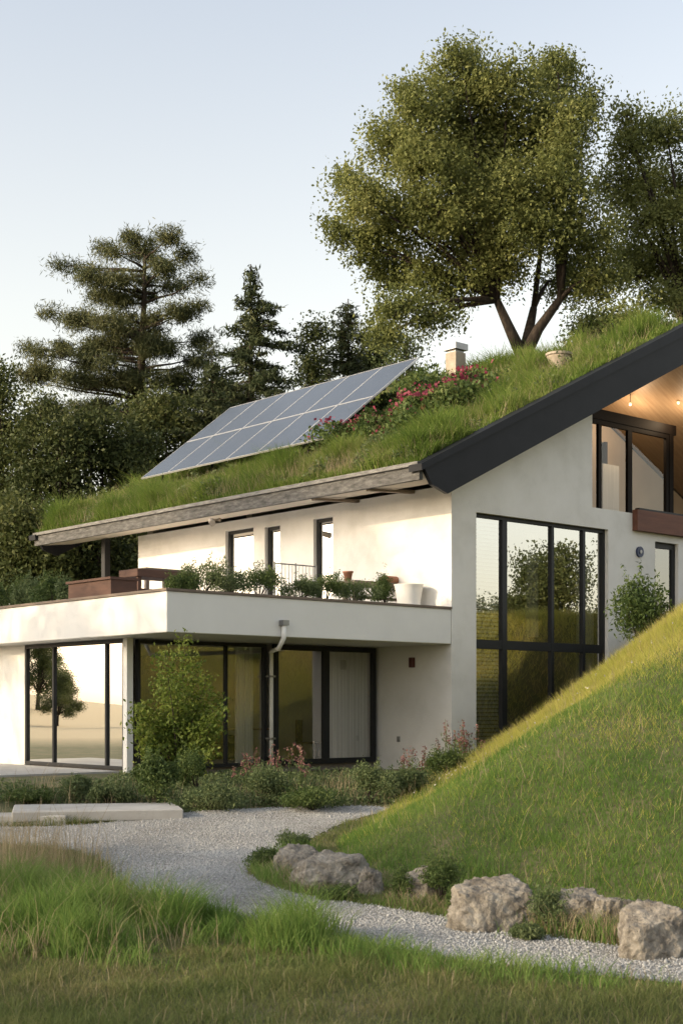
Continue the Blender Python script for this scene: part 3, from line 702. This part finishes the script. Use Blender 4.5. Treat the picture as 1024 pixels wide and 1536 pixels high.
# wood at left
def generic(label,u,vtop,Y,w,mat='leafdark',cat='tree',name='woodland_tree',vb=860,group=None,nsub=64,nl=110,ls=.15,sp=.40):
    cl=[]; v=vtop; n=0
    hgt=vb-vtop
    for i in range(15):
        f=(i+.5)/15; vv=vtop+hgt*f; ww=w*.5*math.sin(math.pi*min(1,.18+f*.72))
        for _ in range(1 if f<.12 else 2):
            cl.append((u+random.uniform(-1,1)*ww*.75,vv+random.uniform(-10,10),w*.2,w*.17))
    p=at(u,vtop,Y)
    return tree(name,label,cat,(p.x,Y),pc(cl,Y,w*.25*Y/F),.22,mat,nsub,nl,ls,group=group,spread=sp,twigs=4,shell=.5)
generic('dark woodland tree at the far left edge of the picture',5,545,52,130,'leafmid')
generic('dark round woodland tree second from the left edge',75,610,50,130)
generic('dark woodland tree in front of the pine trunk',160,620,51,150)
generic('dark woodland tree between the pine and the solar panels',250,590,54,140,'leafmid')
generic('dark leafy tree just left of the solar panels behind the pointed spruce',325,570,62,110)
generic('low dense tree behind the upper right end of the solar panels',480,475,62,90)
generic('pale sparse tree under the big tree crown right of the solar panels',600,495,58,75,'sage',nsub=20,nl=34,ls=.13,vb=640)
generic('small dark tree standing behind the conifer at the panel middle',560,500,64,70,vb=700)
generic('low scrubby bush on the slope behind the roof ridge right of the forked trunks',895,478,50,50,'leafdark',cat='bush',name='bush',vb=540,ls=.12,nl=60)
generic('low leafy bush behind the roof vent left of the right edge',945,470,50,60,'leafbig',cat='bush',name='bush',vb=540,ls=.12,nsub=20,nl=60)
generic('dark undergrowth tree behind the left end of the terrace',40,770,46,120,'leafmid',vb=900)
generic('dark undergrowth tree below the overhanging left roof corner',140,760,47,110,vb=900)
# trees out of frame: shade and reflections
def offtree(label,x,y,hgt,w,mat='leafmid',ns=34,nl=90,ls=.18,cs=1.0):
    cl=[]
    z0=gzf(x,y)
    for i in range(22):
        f=random.random(); q=random.random()*6.28; rr=w*math.sin(math.pi*(.2+.7*f))*random.random()**.5
        cl.append((x+rr*math.cos(q),y+rr*math.sin(q),z0+hgt*(.22+.7*f),w*.34*cs,w*.34*cs,w*.28*cs))
    return tree('tree',label,'tree',(x,y),cl,.25,mat,ns,nl,ls,spread=.5,twigs=3)
o=offtree('leafy tree out of view on the left that shades the gravel path',-26,4,10.0,4.2)
spots=[(-27,-4,0,1.0,'leafy tree out of view on the left that shades the foreground grass'),(-27,12,1.2,.88,'leafy tree out of view on the left that shades the foot of the wing'),(-25,19,2.4,.84,'leafy tree out of view on the left nearest the glass side doors'),
 (46,28,0,.72,'leafy tree out of view on the right mirrored low in the tall window'),(50,33.5,1,1.0,'taller leafy tree out of view on the right mirrored in the tall window'),(54,38.5,2.5,.7,'small leafy tree out of view, mirrored at the edge of the tall window'),(60,31,.3,.8,'farther leafy tree out of view, mirrored behind the others in the tall window'),(44,21,2,1.0,'leafy tree out of view on the right mirrored in the sliding doors'),(46,12,2,1.25,'tall tree out of view on the right mirrored in the wide window'),(56,20,1.4,1.2,'distant tall tree out of view on the right mirrored in the sliding doors'),
 (-66,41,2,.42,'small leafy tree out of view, mirrored in the glass side doors'),(-61,48,.9,.34,'low leafy tree out of view, mirrored beside the smaller one in the side doors'),(-62,63,1,.7,'leafy tree out of view, mirrored at the edge of the side doors'),(-80,56,.4,.6,'far leafy tree out of view, mirrored low in the side doors')]
for x,y,rz,sc,lab in spots:
    c=copy_tree(o); c.location=(x,y,gzf(x,y)-.05); c.rotation_euler=(0,0,rz); c.scale=(sc,sc,sc); c['label']=lab
offtree('tallest thin leafed tree out of view on the left that dapples the upper wall',-31,18.5,18.6,6.5,'leafmid',17,40,.32,.8)
# ------------------------------------------------------------------ shrubs
def shrub(name,label,cat,x,y,z,w,h,mat,n=1500,ls=.05,asp=.5,group=None,stems=7,up=.3,lobes=7,flower=None,nf=0,fs=.04):
    t=thing(name,label,cat,(x,y,z),0,group); mb=MB(); C=[]
    for i in range(lobes):
        q=random.random()*6.28; rr=random.random()**.5*w*.36
        c=np.array((rr*math.cos(q),rr*math.sin(q),h*(.35+.45*random.random()*(1-rr/w))))
        k=n//lobes; d=unit(rng.normal(size=(k,3)))*(.4+.7*rng.random((k,1)))
        C.append(c+d*np.array([w*.22,w*.22,h*.27])*(.6+.8*random.random()))
        mb.tube([(0,0,-.03),c*.5+np.array((0,0,.03)),c],[.012,.008,.004],5,False)
        for _ in range(3):      # stray shoots
            e=c+np.array((random.uniform(-.2,.2)*w,random.uniform(-.2,.2)*w,h*random.uniform(.2,.55)))
            k2=max(6,n//lobes//20); f=rng.random(k2)[:,None]
            C.append(c+(e-c)*f+rng.normal(size=(k2,3))*ls*.4)
    C=np.concatenate(C); C[:,2]=np.maximum(C[:,2],.01)
    mb.build('stem','bark',t); polys('foliage',leafquads(C,np.full(len(C),ls),asp,(0,0,1),up),mat,t)
    return t
def pshrub(u,vb,wpx,hpx,**kw):
    x,y=gpt(u,vb); return shrub(kw.pop('name','shrub'),kw.pop('label'),kw.pop('cat','shrub'),x,y,gzf(x,y),wpx*y/F,hpx*y/F,**kw)
pshrub(232,1208,92,78,label='dark rounded shrub at the foot of the young tree',mat='shrub',n=5000,ls=.05)
ordn=['first','second','third','fourth','fifth','sixth','seventh','eighth','ninth','tenth','eleventh','twelfth']
bed=[(40,1208,84,28),(110,1203,66,42),(165,1209,70,32),(296,1190,74,66),(316,1217,104,44),(388,1210,88,62),(470,1218,112,42),(552,1206,86,64),(620,1200,88,44),(664,1190,66,52)]
for i,(u,vb,w,h) in enumerate(bed):
    pshrub(u,vb,w,h,label=ordn[i]+' low grey green shrub from the left in the bed before the house',mat='sage' if i%3 else 'shrub',n=4200,ls=.042,asp=.38,lobes=7,up=.5)
# young upright tree in the bed
x,y=gpt(268,1172); z=gzf(x,y); t=thing('young_tree','bright green young tree in front of the wide window','tree',(x,y,z)); mb=MB(); C=[]
lim=[(-55,115),(-35,155),(-15,192),(5,218),(22,178),(45,155),(62,125),(-62,80),(60,85),(-25,95),(25,115),(0,145),(-10,65),(35,65),(68,105),(-45,50),(50,45),(12,90),(-64,110)]
for dx,dy in lim:
    e=Vector((dx*y/F*.95,random.uniform(-.6,.6),dy*y/F)); m_=Vector((e.x*.35,e.y*.4,e.z*.5))
    mb.tube([(0,0,0),m_,e],[.022,.013,.004],6,False)
    for f in np.linspace(.3,1,9):
        c=m_.lerp(e,(f-.3)/.7); C.append(np.array(c)+rng.normal(size=(52,3))*np.array([.14,.14,.12])*(1.25-.6*f))
C=np.concatenate(C); mb.build('trunk','bark',t,True); polys('crown',leafquads(C,np.full(len(C),.074),.5,(0,0,1),.6),'young',t)
# flower spikes
def spikes(u,vb,w,h,label,mat='rose',n=9):
    x,y=gpt(u,vb); t=thing('flower_clump',label,'flowers',(x,y,gzf(x,y))); mb=MB(); C=[];G=[]
    for i in range(n):
        bx=random.uniform(-.5,.5)*w*y/F; by=random.uniform(-.3,.3); hh=h*y/F*random.uniform(.6,1.05); lx=random.uniform(-.08,.08)
        mb.tube([(bx,by,-.02),(bx+lx*.5,by,hh*.6),(bx+lx,by,hh)],[.006,.005,.003],4,False)
        k=26; f=rng.random(k); C.append(np.stack([bx+lx*(.6+.4*f)+rng.normal(size=k)*.028,by+rng.normal(size=k)*.028,hh*(.6+.42*f)],1))
        k=36; f=rng.random(k); G.append(np.stack([bx+rng.normal(size=k)*.06,by+rng.normal(size=k)*.06,hh*.8*f],1))
    mb.build('stem','shrub',t); polys('blossom',leafquads(np.concatenate(C),np.full(n*26,.036),.8),mat,t); polys('foliage',leafquads(np.concatenate(G),np.full(n*36,.06),.3),'sage',t)
spikes(374,1190,46,66,'dusty pink flower spikes below the downpipe, leftmost clump',n=11)
spikes(430,1190,56,72,'dusty pink flower spikes before the sliding doors right of the downpipe',n=12)
spikes(626,1182,42,58,'dusty pink flower spikes against the cream wall left of the house corner')
spikes(690,1178,70,74,'pale pink flower spikes where the grassy hill meets the house corner',n=18)
# shrub by gable wall
p=at(962,958,27.5); shrub('shrub','dark glossy bush on top of the hill against the gable wall','shrub',p.x,p.y,gzf(p.x,p.y)-.05,1.35,1.5,'shrub',n=4600,ls=.085,asp=.4,up=.8,lobes=12)
# ------------------------------------------------------------------ terrace things
ZT=3.38
def L(s,r,z=ZT): return L2W(s,r,z)
def t_shrub(u,s=None,r=None,wpx=60,hpx=30,label='',mat='shrub',n=1600,ls=.06,**kw):
    if s is None: s,_=on_r(u,880,r)
    else: r,_=on_s(u,880,s)
    p=L(s,r); k=p.y/F
    return shrub('terrace_plant',label,'plant',p.x,p.y,ZT-.02,wpx*k,hpx*k*1.0+.05,mat,n,ls,**kw)
for u,w,h,lab in ((8,75,66,'leafy plant at the far left end of the wing roof'),(45,70,52,'low leafy plant second from the left end of the wing roof'),(80,66,54,'low leafy plant third from the left end of the wing roof'),(110,50,44,'low leafy plant just left of the brown planter box')):
    t_shrub(u,s=1.4,wpx=w,hpx=h,label=lab,n=3200,mat='sage' if u in (45,110) else 'shrub')
for u,w,h,lab in ((272,54,34,'small plant on the terrace left of the first upper window'),(304,76,54,'bushy plant on the terrace below the first upper window'),(345,86,42,'grassy plant on the terrace left of the middle upper window'),(388,76,48,'bushy plant on the terrace below the middle upper window'),(452,70,34,'low plant on the terrace left of the third upper window'),(488,80,46,'low plant on the terrace below the third upper window'),(530,78,34,'low plant on the terrace left of the white tub'),(578,44,48,'upright plant on the terrace just beside the white tub')):
    t_shrub(u,r=.75 if u<440 else .6,wpx=w,hpx=h,label=lab,n=3600,ls=.05,mat='sage' if u in(304,452,530,345) else 'shrub',up=.7,asp=.32,lobes=9)
# planter
r0,_=on_s(186,880,.75); r1,_=on_s(122,880,.75)
t=thing('planter_box','long dark brown planter box on the left edge of the wing roof','planter',L(.75,(r0+r1)/2,3.41),ANG)
w=(r1-r0)/2; hh=.36
mb=MB(); mb.box(-.3,-.26,-w,w,0,hh); mb.box(.26,.3,-w,w,0,hh); mb.box(-.26,.26,-w,-w+.04,0,hh); mb.box(-.26,.26,w-.04,w,0,hh); mb.build('box','brown',t)
mb=MB(); mb.box(-.34,-.2,-w-.04,w+.04,hh+.002,hh+.05); mb.box(.2,.34,-w-.04,w+.04,hh+.002,hh+.05); mb.box(-.2,.2,-w-.04,-w+.08,hh+.002,hh+.05); mb.box(-.2,.2,w-.08,w+.04,hh+.002,hh+.05); mb.build('rim','brown',t)
MB().box(-.255,.255,-w+.045,w-.045,.05,hh-.04).build('soil','soil',t)
def table(u0,u1,r,name,label,cat,hh,mat,dep=.7,th=.09):
    s0,_=on_r(u0,860,r); s1,_=on_r(u1,860,r); w=(s1-s0)/2
    t=thing(name,label,cat,L((s0+s1)/2,r,ZT),ANG)
    MB().box(-w,w,-dep/2,dep/2,hh-th,hh).build('tabletop',mat,t,bevel=.01)
    for x in (-w+.05,w-.13):
        for y in (-dep/2+.05,dep/2-.13): MB().box(x,x+.08,y,y+.08,0,hh-th-.001).build('leg',mat,t)
    MB().box(-w+.13,w-.13,-.03,.03,hh*.4,hh*.4+.06).build('stretcher',mat,t)
    return t
table(192,285,3.6,'terrace_table','low brown terrace table right of the planter box','table',.72,'brown',th=.16)
table(205,262,5.0,'terrace_bench','pale topped bench behind the brown terrace table','bench',.92,'coping',th=.16)
table(520,618,1.7,'wooden_bench','weathered wooden bench near the right end of the terrace','bench',.62,'coping',dep=.5,th=.1)
s_,_=on_r(590,870,1.7); t=thing('log','short cut log lying on the right end of the wooden bench','log',L(s_,1.7,ZT+.62+.09),ANG)
mb=MB(); mb.tube([(-.32,0,0),(-.1,.01,.0),(.15,0,0),(.34,0,0)],[.085,.09,.085,.08],12); mb.build('bark_body','terracotta',t,True)
s_,_=on_r(517,860,1.7); t=thing('clay_pot','small terracotta pot on the left end of the wooden bench','pot',L(s_+.09,1.7,ZT+.62),ANG)
MB().lathe([(.07,0),(.1,.16),(.115,.16),(.115,.2),(.09,.2),(.085,.12)],16).build('bowl','terracotta',t,True)
s_,_=on_r(613,890,.9); t=thing('white_tub','white round tub at the right end of the terrace','tub',L(s_,.9,ZT),ANG)
MB().lathe([(.2,0),(.25,.1),(.28,.36),(.31,.52),(.33,.54),(.3,.54),(.26,.4)],24).build('bowl','whitepaint',t,True)
# railing
s0,_=on_r(412,870,2.6); s1,_=on_r(474,870,2.6)
t=thing('terrace_railing','thin grey metal railing before the upper windows','railing',L(s0,2.6,ZT),ANG); w=s1-s0
for z in (.12,.98): MB().tube([(0,0,z),(w,0,z)],.014,8).build('rail','metal',t)
for x in (0,w/2,w): MB().tube([(x,0,0),(x,0,1.02)],.018,8).build('post','metal',t)
for i in range(1,12):
    x=w*i/12
    if i!=6: MB().tube([(x,0,.12),(x,0,.98)],.007,6).build('baluster','metal',t)
# ------------------------------------------------------------------ slab and patio
x,y=gpt(145,1222); t=thing('concrete_slab','pale concrete slab step lying beside the gravel at the left','slab',(x,y,gzf(x,y)),R(12))
MB().box(-1.15,1.15,-.75,.65,-.05,.10).build('tread','concrete',t,bevel=.015)
x,y=gpt(20,1232); t=thing('stone_step','narrow stone step at the left edge of the gravel','step',(x,y,gzf(x,y)),R(4))
MB().box(-.8,.75,-.3,.3,-.05,.1).build('tread','concrete',t,bevel=.015)
mb=MB(); mb.box(-2.5,GL-.06,2.4,9,-.1,.035); p=mb.build('patio','concrete'); p.location=(X0,Y0,0); p.rotation_euler=(0,0,ANG); p['kind']='structure'
# ------------------------------------------------------------------ rocks
def rock(label,u,vb,wpx,hpx,seed,tilt=0):
    x,y=gpt(u,vb); z=gzf(x,y); k=y/F; w=wpx*k/2*1.05; h=hpx*k
    rd=random.Random(seed); bm=bmesh.new(); bmesh.ops.create_icosphere(bm,subdivisions=6,radius=1)
    pl=[]
    for a in (0,90,180,270):          # blocky sides, then a few chips
        q=R(a+rd.uniform(-25,25)); n=Vector((math.cos(q),math.sin(q),rd.uniform(-.05,.35))).normalized(); pl.append((n,rd.uniform(.62,.75)))
    pl.append((Vector((rd.uniform(-.3,.3),rd.uniform(-.4,.1),1)).normalized(),rd.uniform(.55,.68)))
    for _ in range(8):
        n=Vector((rd.gauss(0,1),rd.gauss(0,1),rd.gauss(.4,.8))).normalized(); pl.append((n,rd.uniform(.68,.84)))
    for v in bm.verts:
        p=v.co.copy()
        for n,d in pl:
            e=p.dot(n)-d
            if e>0: p-=n*e*.93
        q=p*2.2+Vector((seed*3.1,seed,0)); p*=1+.09*noise.noise(q)+.07*noise.noise(q*2.7)+.05*noise.noise(q*6)+.035*noise.noise(q*13)+.02*noise.noise(q*27)
        v.co=Vector((p.x*w*1.38,p.y*w*1.1,(p.z*.78+.32)*h*1.10))
    me=bpy.data.meshes.new('boulder'); bm.to_mesh(me); bm.free()
    o=link('boulder',me,'rock',None,True); o.location=(x,y+w*.3,z-.05); o.rotation_euler=(0,R(tilt),rd.uniform(-.3,.3)); return tag(o,label,'rock')
rock('leftmost small boulder at the tip of the grassy hill',442,1318,68,50,1)
rock('broad flat boulder second from the left along the path',497,1332,104,60,2)
rock('small upright stone right of the broad flat boulder',556,1340,34,46,3)
rock('boulder half hidden by plants in the middle of the row',634,1352,50,58,4)
rock('large blocky boulder in the centre of the row below the hill',747,1392,112,86,5)
rock('tall narrow boulder left of the pair near the right end',872,1396,72,74,6)
rock('pale boulder leaning beside the tall narrow one',914,1400,60,70,7,8)
rock('big angular boulder at the right end of the row',985,1434,104,92,12)
for (u,vb,w,h,lab,mt) in ((662,1356,84,78,'dark leafy plant between the boulders at the middle of the row','shrub'),(596,1350,60,52,'small weedy plant right of the small upright stone','shrub'),(825,1398,76,66,'weedy plant between the large blocky boulder and the tall narrow one','sage'),(400,1306,70,36,'low green plant left of the leftmost small boulder','shrub'),(505,1349,76,22,'creeping plant at the foot of the broad flat boulder','shrub'),(945,1400,44,56,'small plant tucked behind the big angular boulder','sage'),(695,1366,54,44,'small green plant left of the large blocky boulder','shrub'),(440,1280,60,36,'leafy tuft above the leftmost small boulder','sage'),(790,1406,60,28,'low weed at the right foot of the large blocky boulder','sage')):
    pshrub(u,vb,w,h,label=lab,mat=mt,n=2400,ls=.032,asp=.32,name='weed',cat='plant',up=.8)
# ------------------------------------------------------------------ grasses on the ground
def scatter(x0,x1,y0,y1,n):
    return rng.uniform(x0,x1,n),rng.uniform(y0,y1,n)
x,y=scatter(-1.2,9,10.2,34,640000)
k=(np.abs(x)<.27*y+.2)&(rng.random(len(x))<np.clip((15/y)**1.1,0,1)); x=x[k]; y=y[k]
m=mound(x,y); s,r=W2L(x,y); k=(m>.008)&(r<-.15)&(~inpoly(x,y,PATH)|(rng.random(len(x))<.1)); x=x[k];y=y[k];m=m[k]
n=len(x); nz=.6*vn(x,y,1.1,3)+.4*vn(x,y,4,5)
h=(.035+.07*nz)*(.6+.7*rng.random(n))*(1+1.1*sst(19,24,y)); w=.0045+.0003*y
P=np.stack([x,y,gz(x,y)-.01],1)
sun_share=np.clip(sst(16.5,22.0,y+1.0*(vn(x,y,.5,31)-.5)*6)*.92+.05,0,1); k=rng.random(n)<sun_share  # share of sun-coloured blades grows uphill, painting the sunlit zone
tag(blades('hill_grass',P[~k],h[~k],w[~k],.7,'hillgrass',curved=False),'green short grass covering the lower hill on the right','grass',kind='stuff')
tag(blades('sunpainted_hill_grass',P[k],h[k]*1.25,w[k],.8,'sunpainted',curved=False),'yellow green meadow grass on the upper hill','grass',kind='stuff')
k=rng.random(n)<.005*(1+6*sst(19,24,y)); xx,yy=x[k],y[k]; nn=len(xx)
tag(blades('hill_dry_stalks',np.stack([xx,yy,gz(xx,yy)],1),rng.uniform(.15,.38,nn),np.full(nn,.007),.4,'straw',curved=False),'straw coloured seed stalks standing on the grassy hill','dry grass',kind='stuff')
k=rng.random(n)<.001*(sst(17,21,y)); C=np.stack([x[k],y[k],gz(x[k],y[k])+.16],1)
tag(polys('meadow_flowers',leafquads(np.repeat(C,3,0)+rng.normal(size=(len(C)*3,3))*.012,np.full(len(C)*3,.022),.9),'white'),'tiny white flowers dotted over the grassy hill','flowers',kind='stuff')
# foreground lawn
x,y=scatter(-5,6,6.6,19.5,460000)
k=(np.abs(x)<.27*y+.2)&(~inpoly(x+rng.normal(size=len(x))*.06,y+rng.normal(size=len(x))*.06,PATH))&(mound(x,y)<.03)&(rng.random(len(x))<np.clip((11/y)**1.5,0,1)); x=x[k];y=y[k]; n=len(x)
nz=.55*vn(x,y,.9,8)+.45*vn(x,y,3.5,9)
h=(.02+.12*nz**1.6)*(.6+.8*rng.random(n))
tag(blades('lawn_grass',np.stack([x,y,gz(x,y)-.005],1),h,.004+.0002*y,.85,'lawn'),'short patchy green and brown grass in the foreground','grass',kind='stuff')
k=rng.random(n)<.015; xx,yy=x[k],y[k]; nn=len(xx)
tag(blades('lawn_dry_stalks',np.stack([xx,yy,gz(xx,yy)],1),rng.uniform(.06,.18,nn),np.full(nn,.004),.6,'straw'),'thin dry stalks scattered through the foreground grass','dry grass',kind='stuff')
def tall(name,poly,n,h0,h1,w,lean,mat,label,clump=1.2,thr=.3,cat='grass',jit=.18,off=12):
    P=[gpt(u,v) for u,v in poly]; a,b=sample_in(P,n)
    a=a+rng.normal(size=len(a))*jit; b=b+rng.normal(size=len(a))*jit*1.6
    nz=vn(a,b,clump,off)*.55+vn(a,b,clump*3,off+2)*.45
    k=(nz>thr+.1*rng.normal(size=len(a))*.5)&(~inpoly(a,b,PATH)|(rng.random(len(a))<.04)); a=a[k];b=b[k];nz=nz[k]
    h=(h0+(h1-h0)*np.clip((nz-thr)/(.75-thr),0,1))*(.5+.7*rng.random(len(a)))
    tag(blades(name,np.stack([a,b,gz(a,b)-.01],1),h,np.full(len(a),w),lean,mat),label,cat,kind='stuff')
tall('tall_grass',[(-60,1352),(60,1345),(180,1358),(320,1384),(460,1406),(540,1420),(420,1432),(200,1440),(-60,1428)],4000,.06,.48,.007,.8,'tallgrass','tall bright green grass in clumps at the lower left beside the path',thr=.38,clump=1.9,jit=.16)
tall('tall_mixed_grass',[(-60,1345),(60,1345),(160,1360),(240,1390),(300,1415),(200,1440),(-60,1440)],200,.1,.5,.006,.6,'straw','straw coloured blades mixed through the tall grass at the lower left',clump=1.5,thr=.36,cat='dry grass',jit=.2,off=17)
tall('tall_green_tufts',[(460,1405),(700,1440),(1100,1482),(1100,1510),(700,1475),(480,1440)],1500,.05,.18,.007,.8,'tallgrass','grass tufts along the near edge of the gravel path',thr=.42,jit=.1)
tall('dry_grass',[(-60,1290),(50,1292),(120,1306),(150,1340),(40,1352),(-60,1356)],420,.2,.85,.006,.3,'straw','tall dry brown grass at the left edge before the gravel',clump=1.9,thr=.36,cat='dry grass',jit=.2,off=23)
tall('dry_grass_base',[(-60,1285),(60,1288),(150,1304),(175,1345),(60,1358),(-60,1360)],1300,.05,.25,.007,.7,'lawn','olive grass at the foot of the tall dry stalks on the left',clump=1.9,thr=.3,jit=.12,off=25)
tall('rock_grass',[(380,1300),(480,1300),(600,1325),(760,1365),(1060,1400),(1060,1430),(760,1404),(600,1362),(440,1336)],1100,.08,.30,.007,.7,'straw','dry grass growing between the boulders',thr=.36,cat='dry grass',jit=.08)
tall('rock_green_grass',[(360,1305),(440,1275),(500,1290),(640,1315),(820,1350),(1060,1380),(1060,1430),(760,1406),(600,1364),(400,1334)],1700,.06,.24,.007,.7,'tallgrass','green grass growing around the boulders',thr=.32,jit=.08)
# bed ground cover
P=[gpt(u,v) for u,v in [(-40,1212),(60,1208),(240,1210),(260,1222),(420,1214),(600,1208),(660,1196),(700,1176),(560,1168),(200,1172),(120,1186),(-40,1190)]]
a,b=sample_in(P,950); C=np.stack([a,b,gz(a,b)+rng.random(len(a))*.26*vn(a,b,2,4)],1)
tag(polys('bed_ground_cover',leafquads(C,np.full(len(C),.06),.45,(0,0,1),.4),'sage'),'low leafy ground cover filling the bed before the house','ground cover',kind='stuff')
tall('bed_grass',[(-40,1212),(240,1214),(420,1216),(600,1210),(660,1196),(560,1180),(200,1190),(-40,1196)],60,.15,.55,.008,.5,'straw','thin dry grasses standing in the bed before the house',thr=.35,cat='dry grass',jit=.1,off=29)
# ------------------------------------------------------------------ sky, sun, camera
w=bpy.data.worlds.new('World'); scene.world=w; w.use_nodes=True; nt=w.node_tree
bg=nt.nodes['Background']; sky=nt.nodes.new('ShaderNodeTexSky'); sky.sky_type='NISHITA'; sky.sun_disc=False
SD=Vector((-.93,-.37,0)).normalized(); EL=R(18)
sky.sun_elevation=EL; sky.sun_rotation=math.atan2(SD.x,SD.y)%(2*math.pi)
sky.air_density=1.0; sky.dust_density=2.5; sky.ozone_density=1.0
hs=nt.nodes.new('ShaderNodeHueSaturation'); hs.inputs['Saturation'].default_value=.42; hs.inputs['Value'].default_value=2.6
tc=nt.nodes.new('ShaderNodeTexCoord'); sx=nt.nodes.new('ShaderNodeSeparateXYZ'); nt.links.new(tc.outputs['Generated'],sx.inputs[0])
wr=ramp(nt,[(1.0,.86,.68),(1.0,.89,.74),(1.0,.93,.815),(.88,.875,.855),(.95,.945,.93)],[0,.12,.27,.46,.8]); nt.links.new(sx.outputs['Z'],wr.inputs['Fac'])
mx=nt.nodes.new('ShaderNodeMix'); mx.data_type='RGBA'; mx.blend_type='MULTIPLY'; mx.inputs[0].default_value=1
nt.links.new(sky.outputs[0],hs.inputs['Color']); nt.links.new(hs.outputs[0],mx.inputs[6]); nt.links.new(wr.outputs[0],mx.inputs[7])
nt.links.new(mx.outputs[2],bg.inputs['Color']); bg.inputs['Strength'].default_value=.15
sl=bpy.data.lights.new('sun','SUN'); sl.energy=4.3; sl.angle=R(.6); sl.color=(1,.78,.50)
so=bpy.data.objects.new('sun',sl); col.objects.link(so)
dirv=Vector((SD.x*math.cos(EL),SD.y*math.cos(EL),math.sin(EL))); so.rotation_euler=dirv.to_track_quat('Z','Y').to_euler(); so.location=(-20,0,30)
cd=bpy.data.cameras.new('camera'); co=bpy.data.objects.new('camera',cd); col.objects.link(co)
co.location=(0,0,H); co.rotation_euler=(R(90),0,0)
cd.sensor_fit='HORIZONTAL'; cd.sensor_width=36; cd.lens=F/1024*36; cd.shift_y=(HZ-768)/1024
cd.clip_start=.1; cd.clip_end=4000
cd.dof.use_dof=True; cd.dof.focus_distance=29; cd.dof.aperture_fstop=8
scene.camera=co
scene.view_settings.view_transform='Standard'; scene.view_settings.look='None'; scene.view_settings.exposure=0
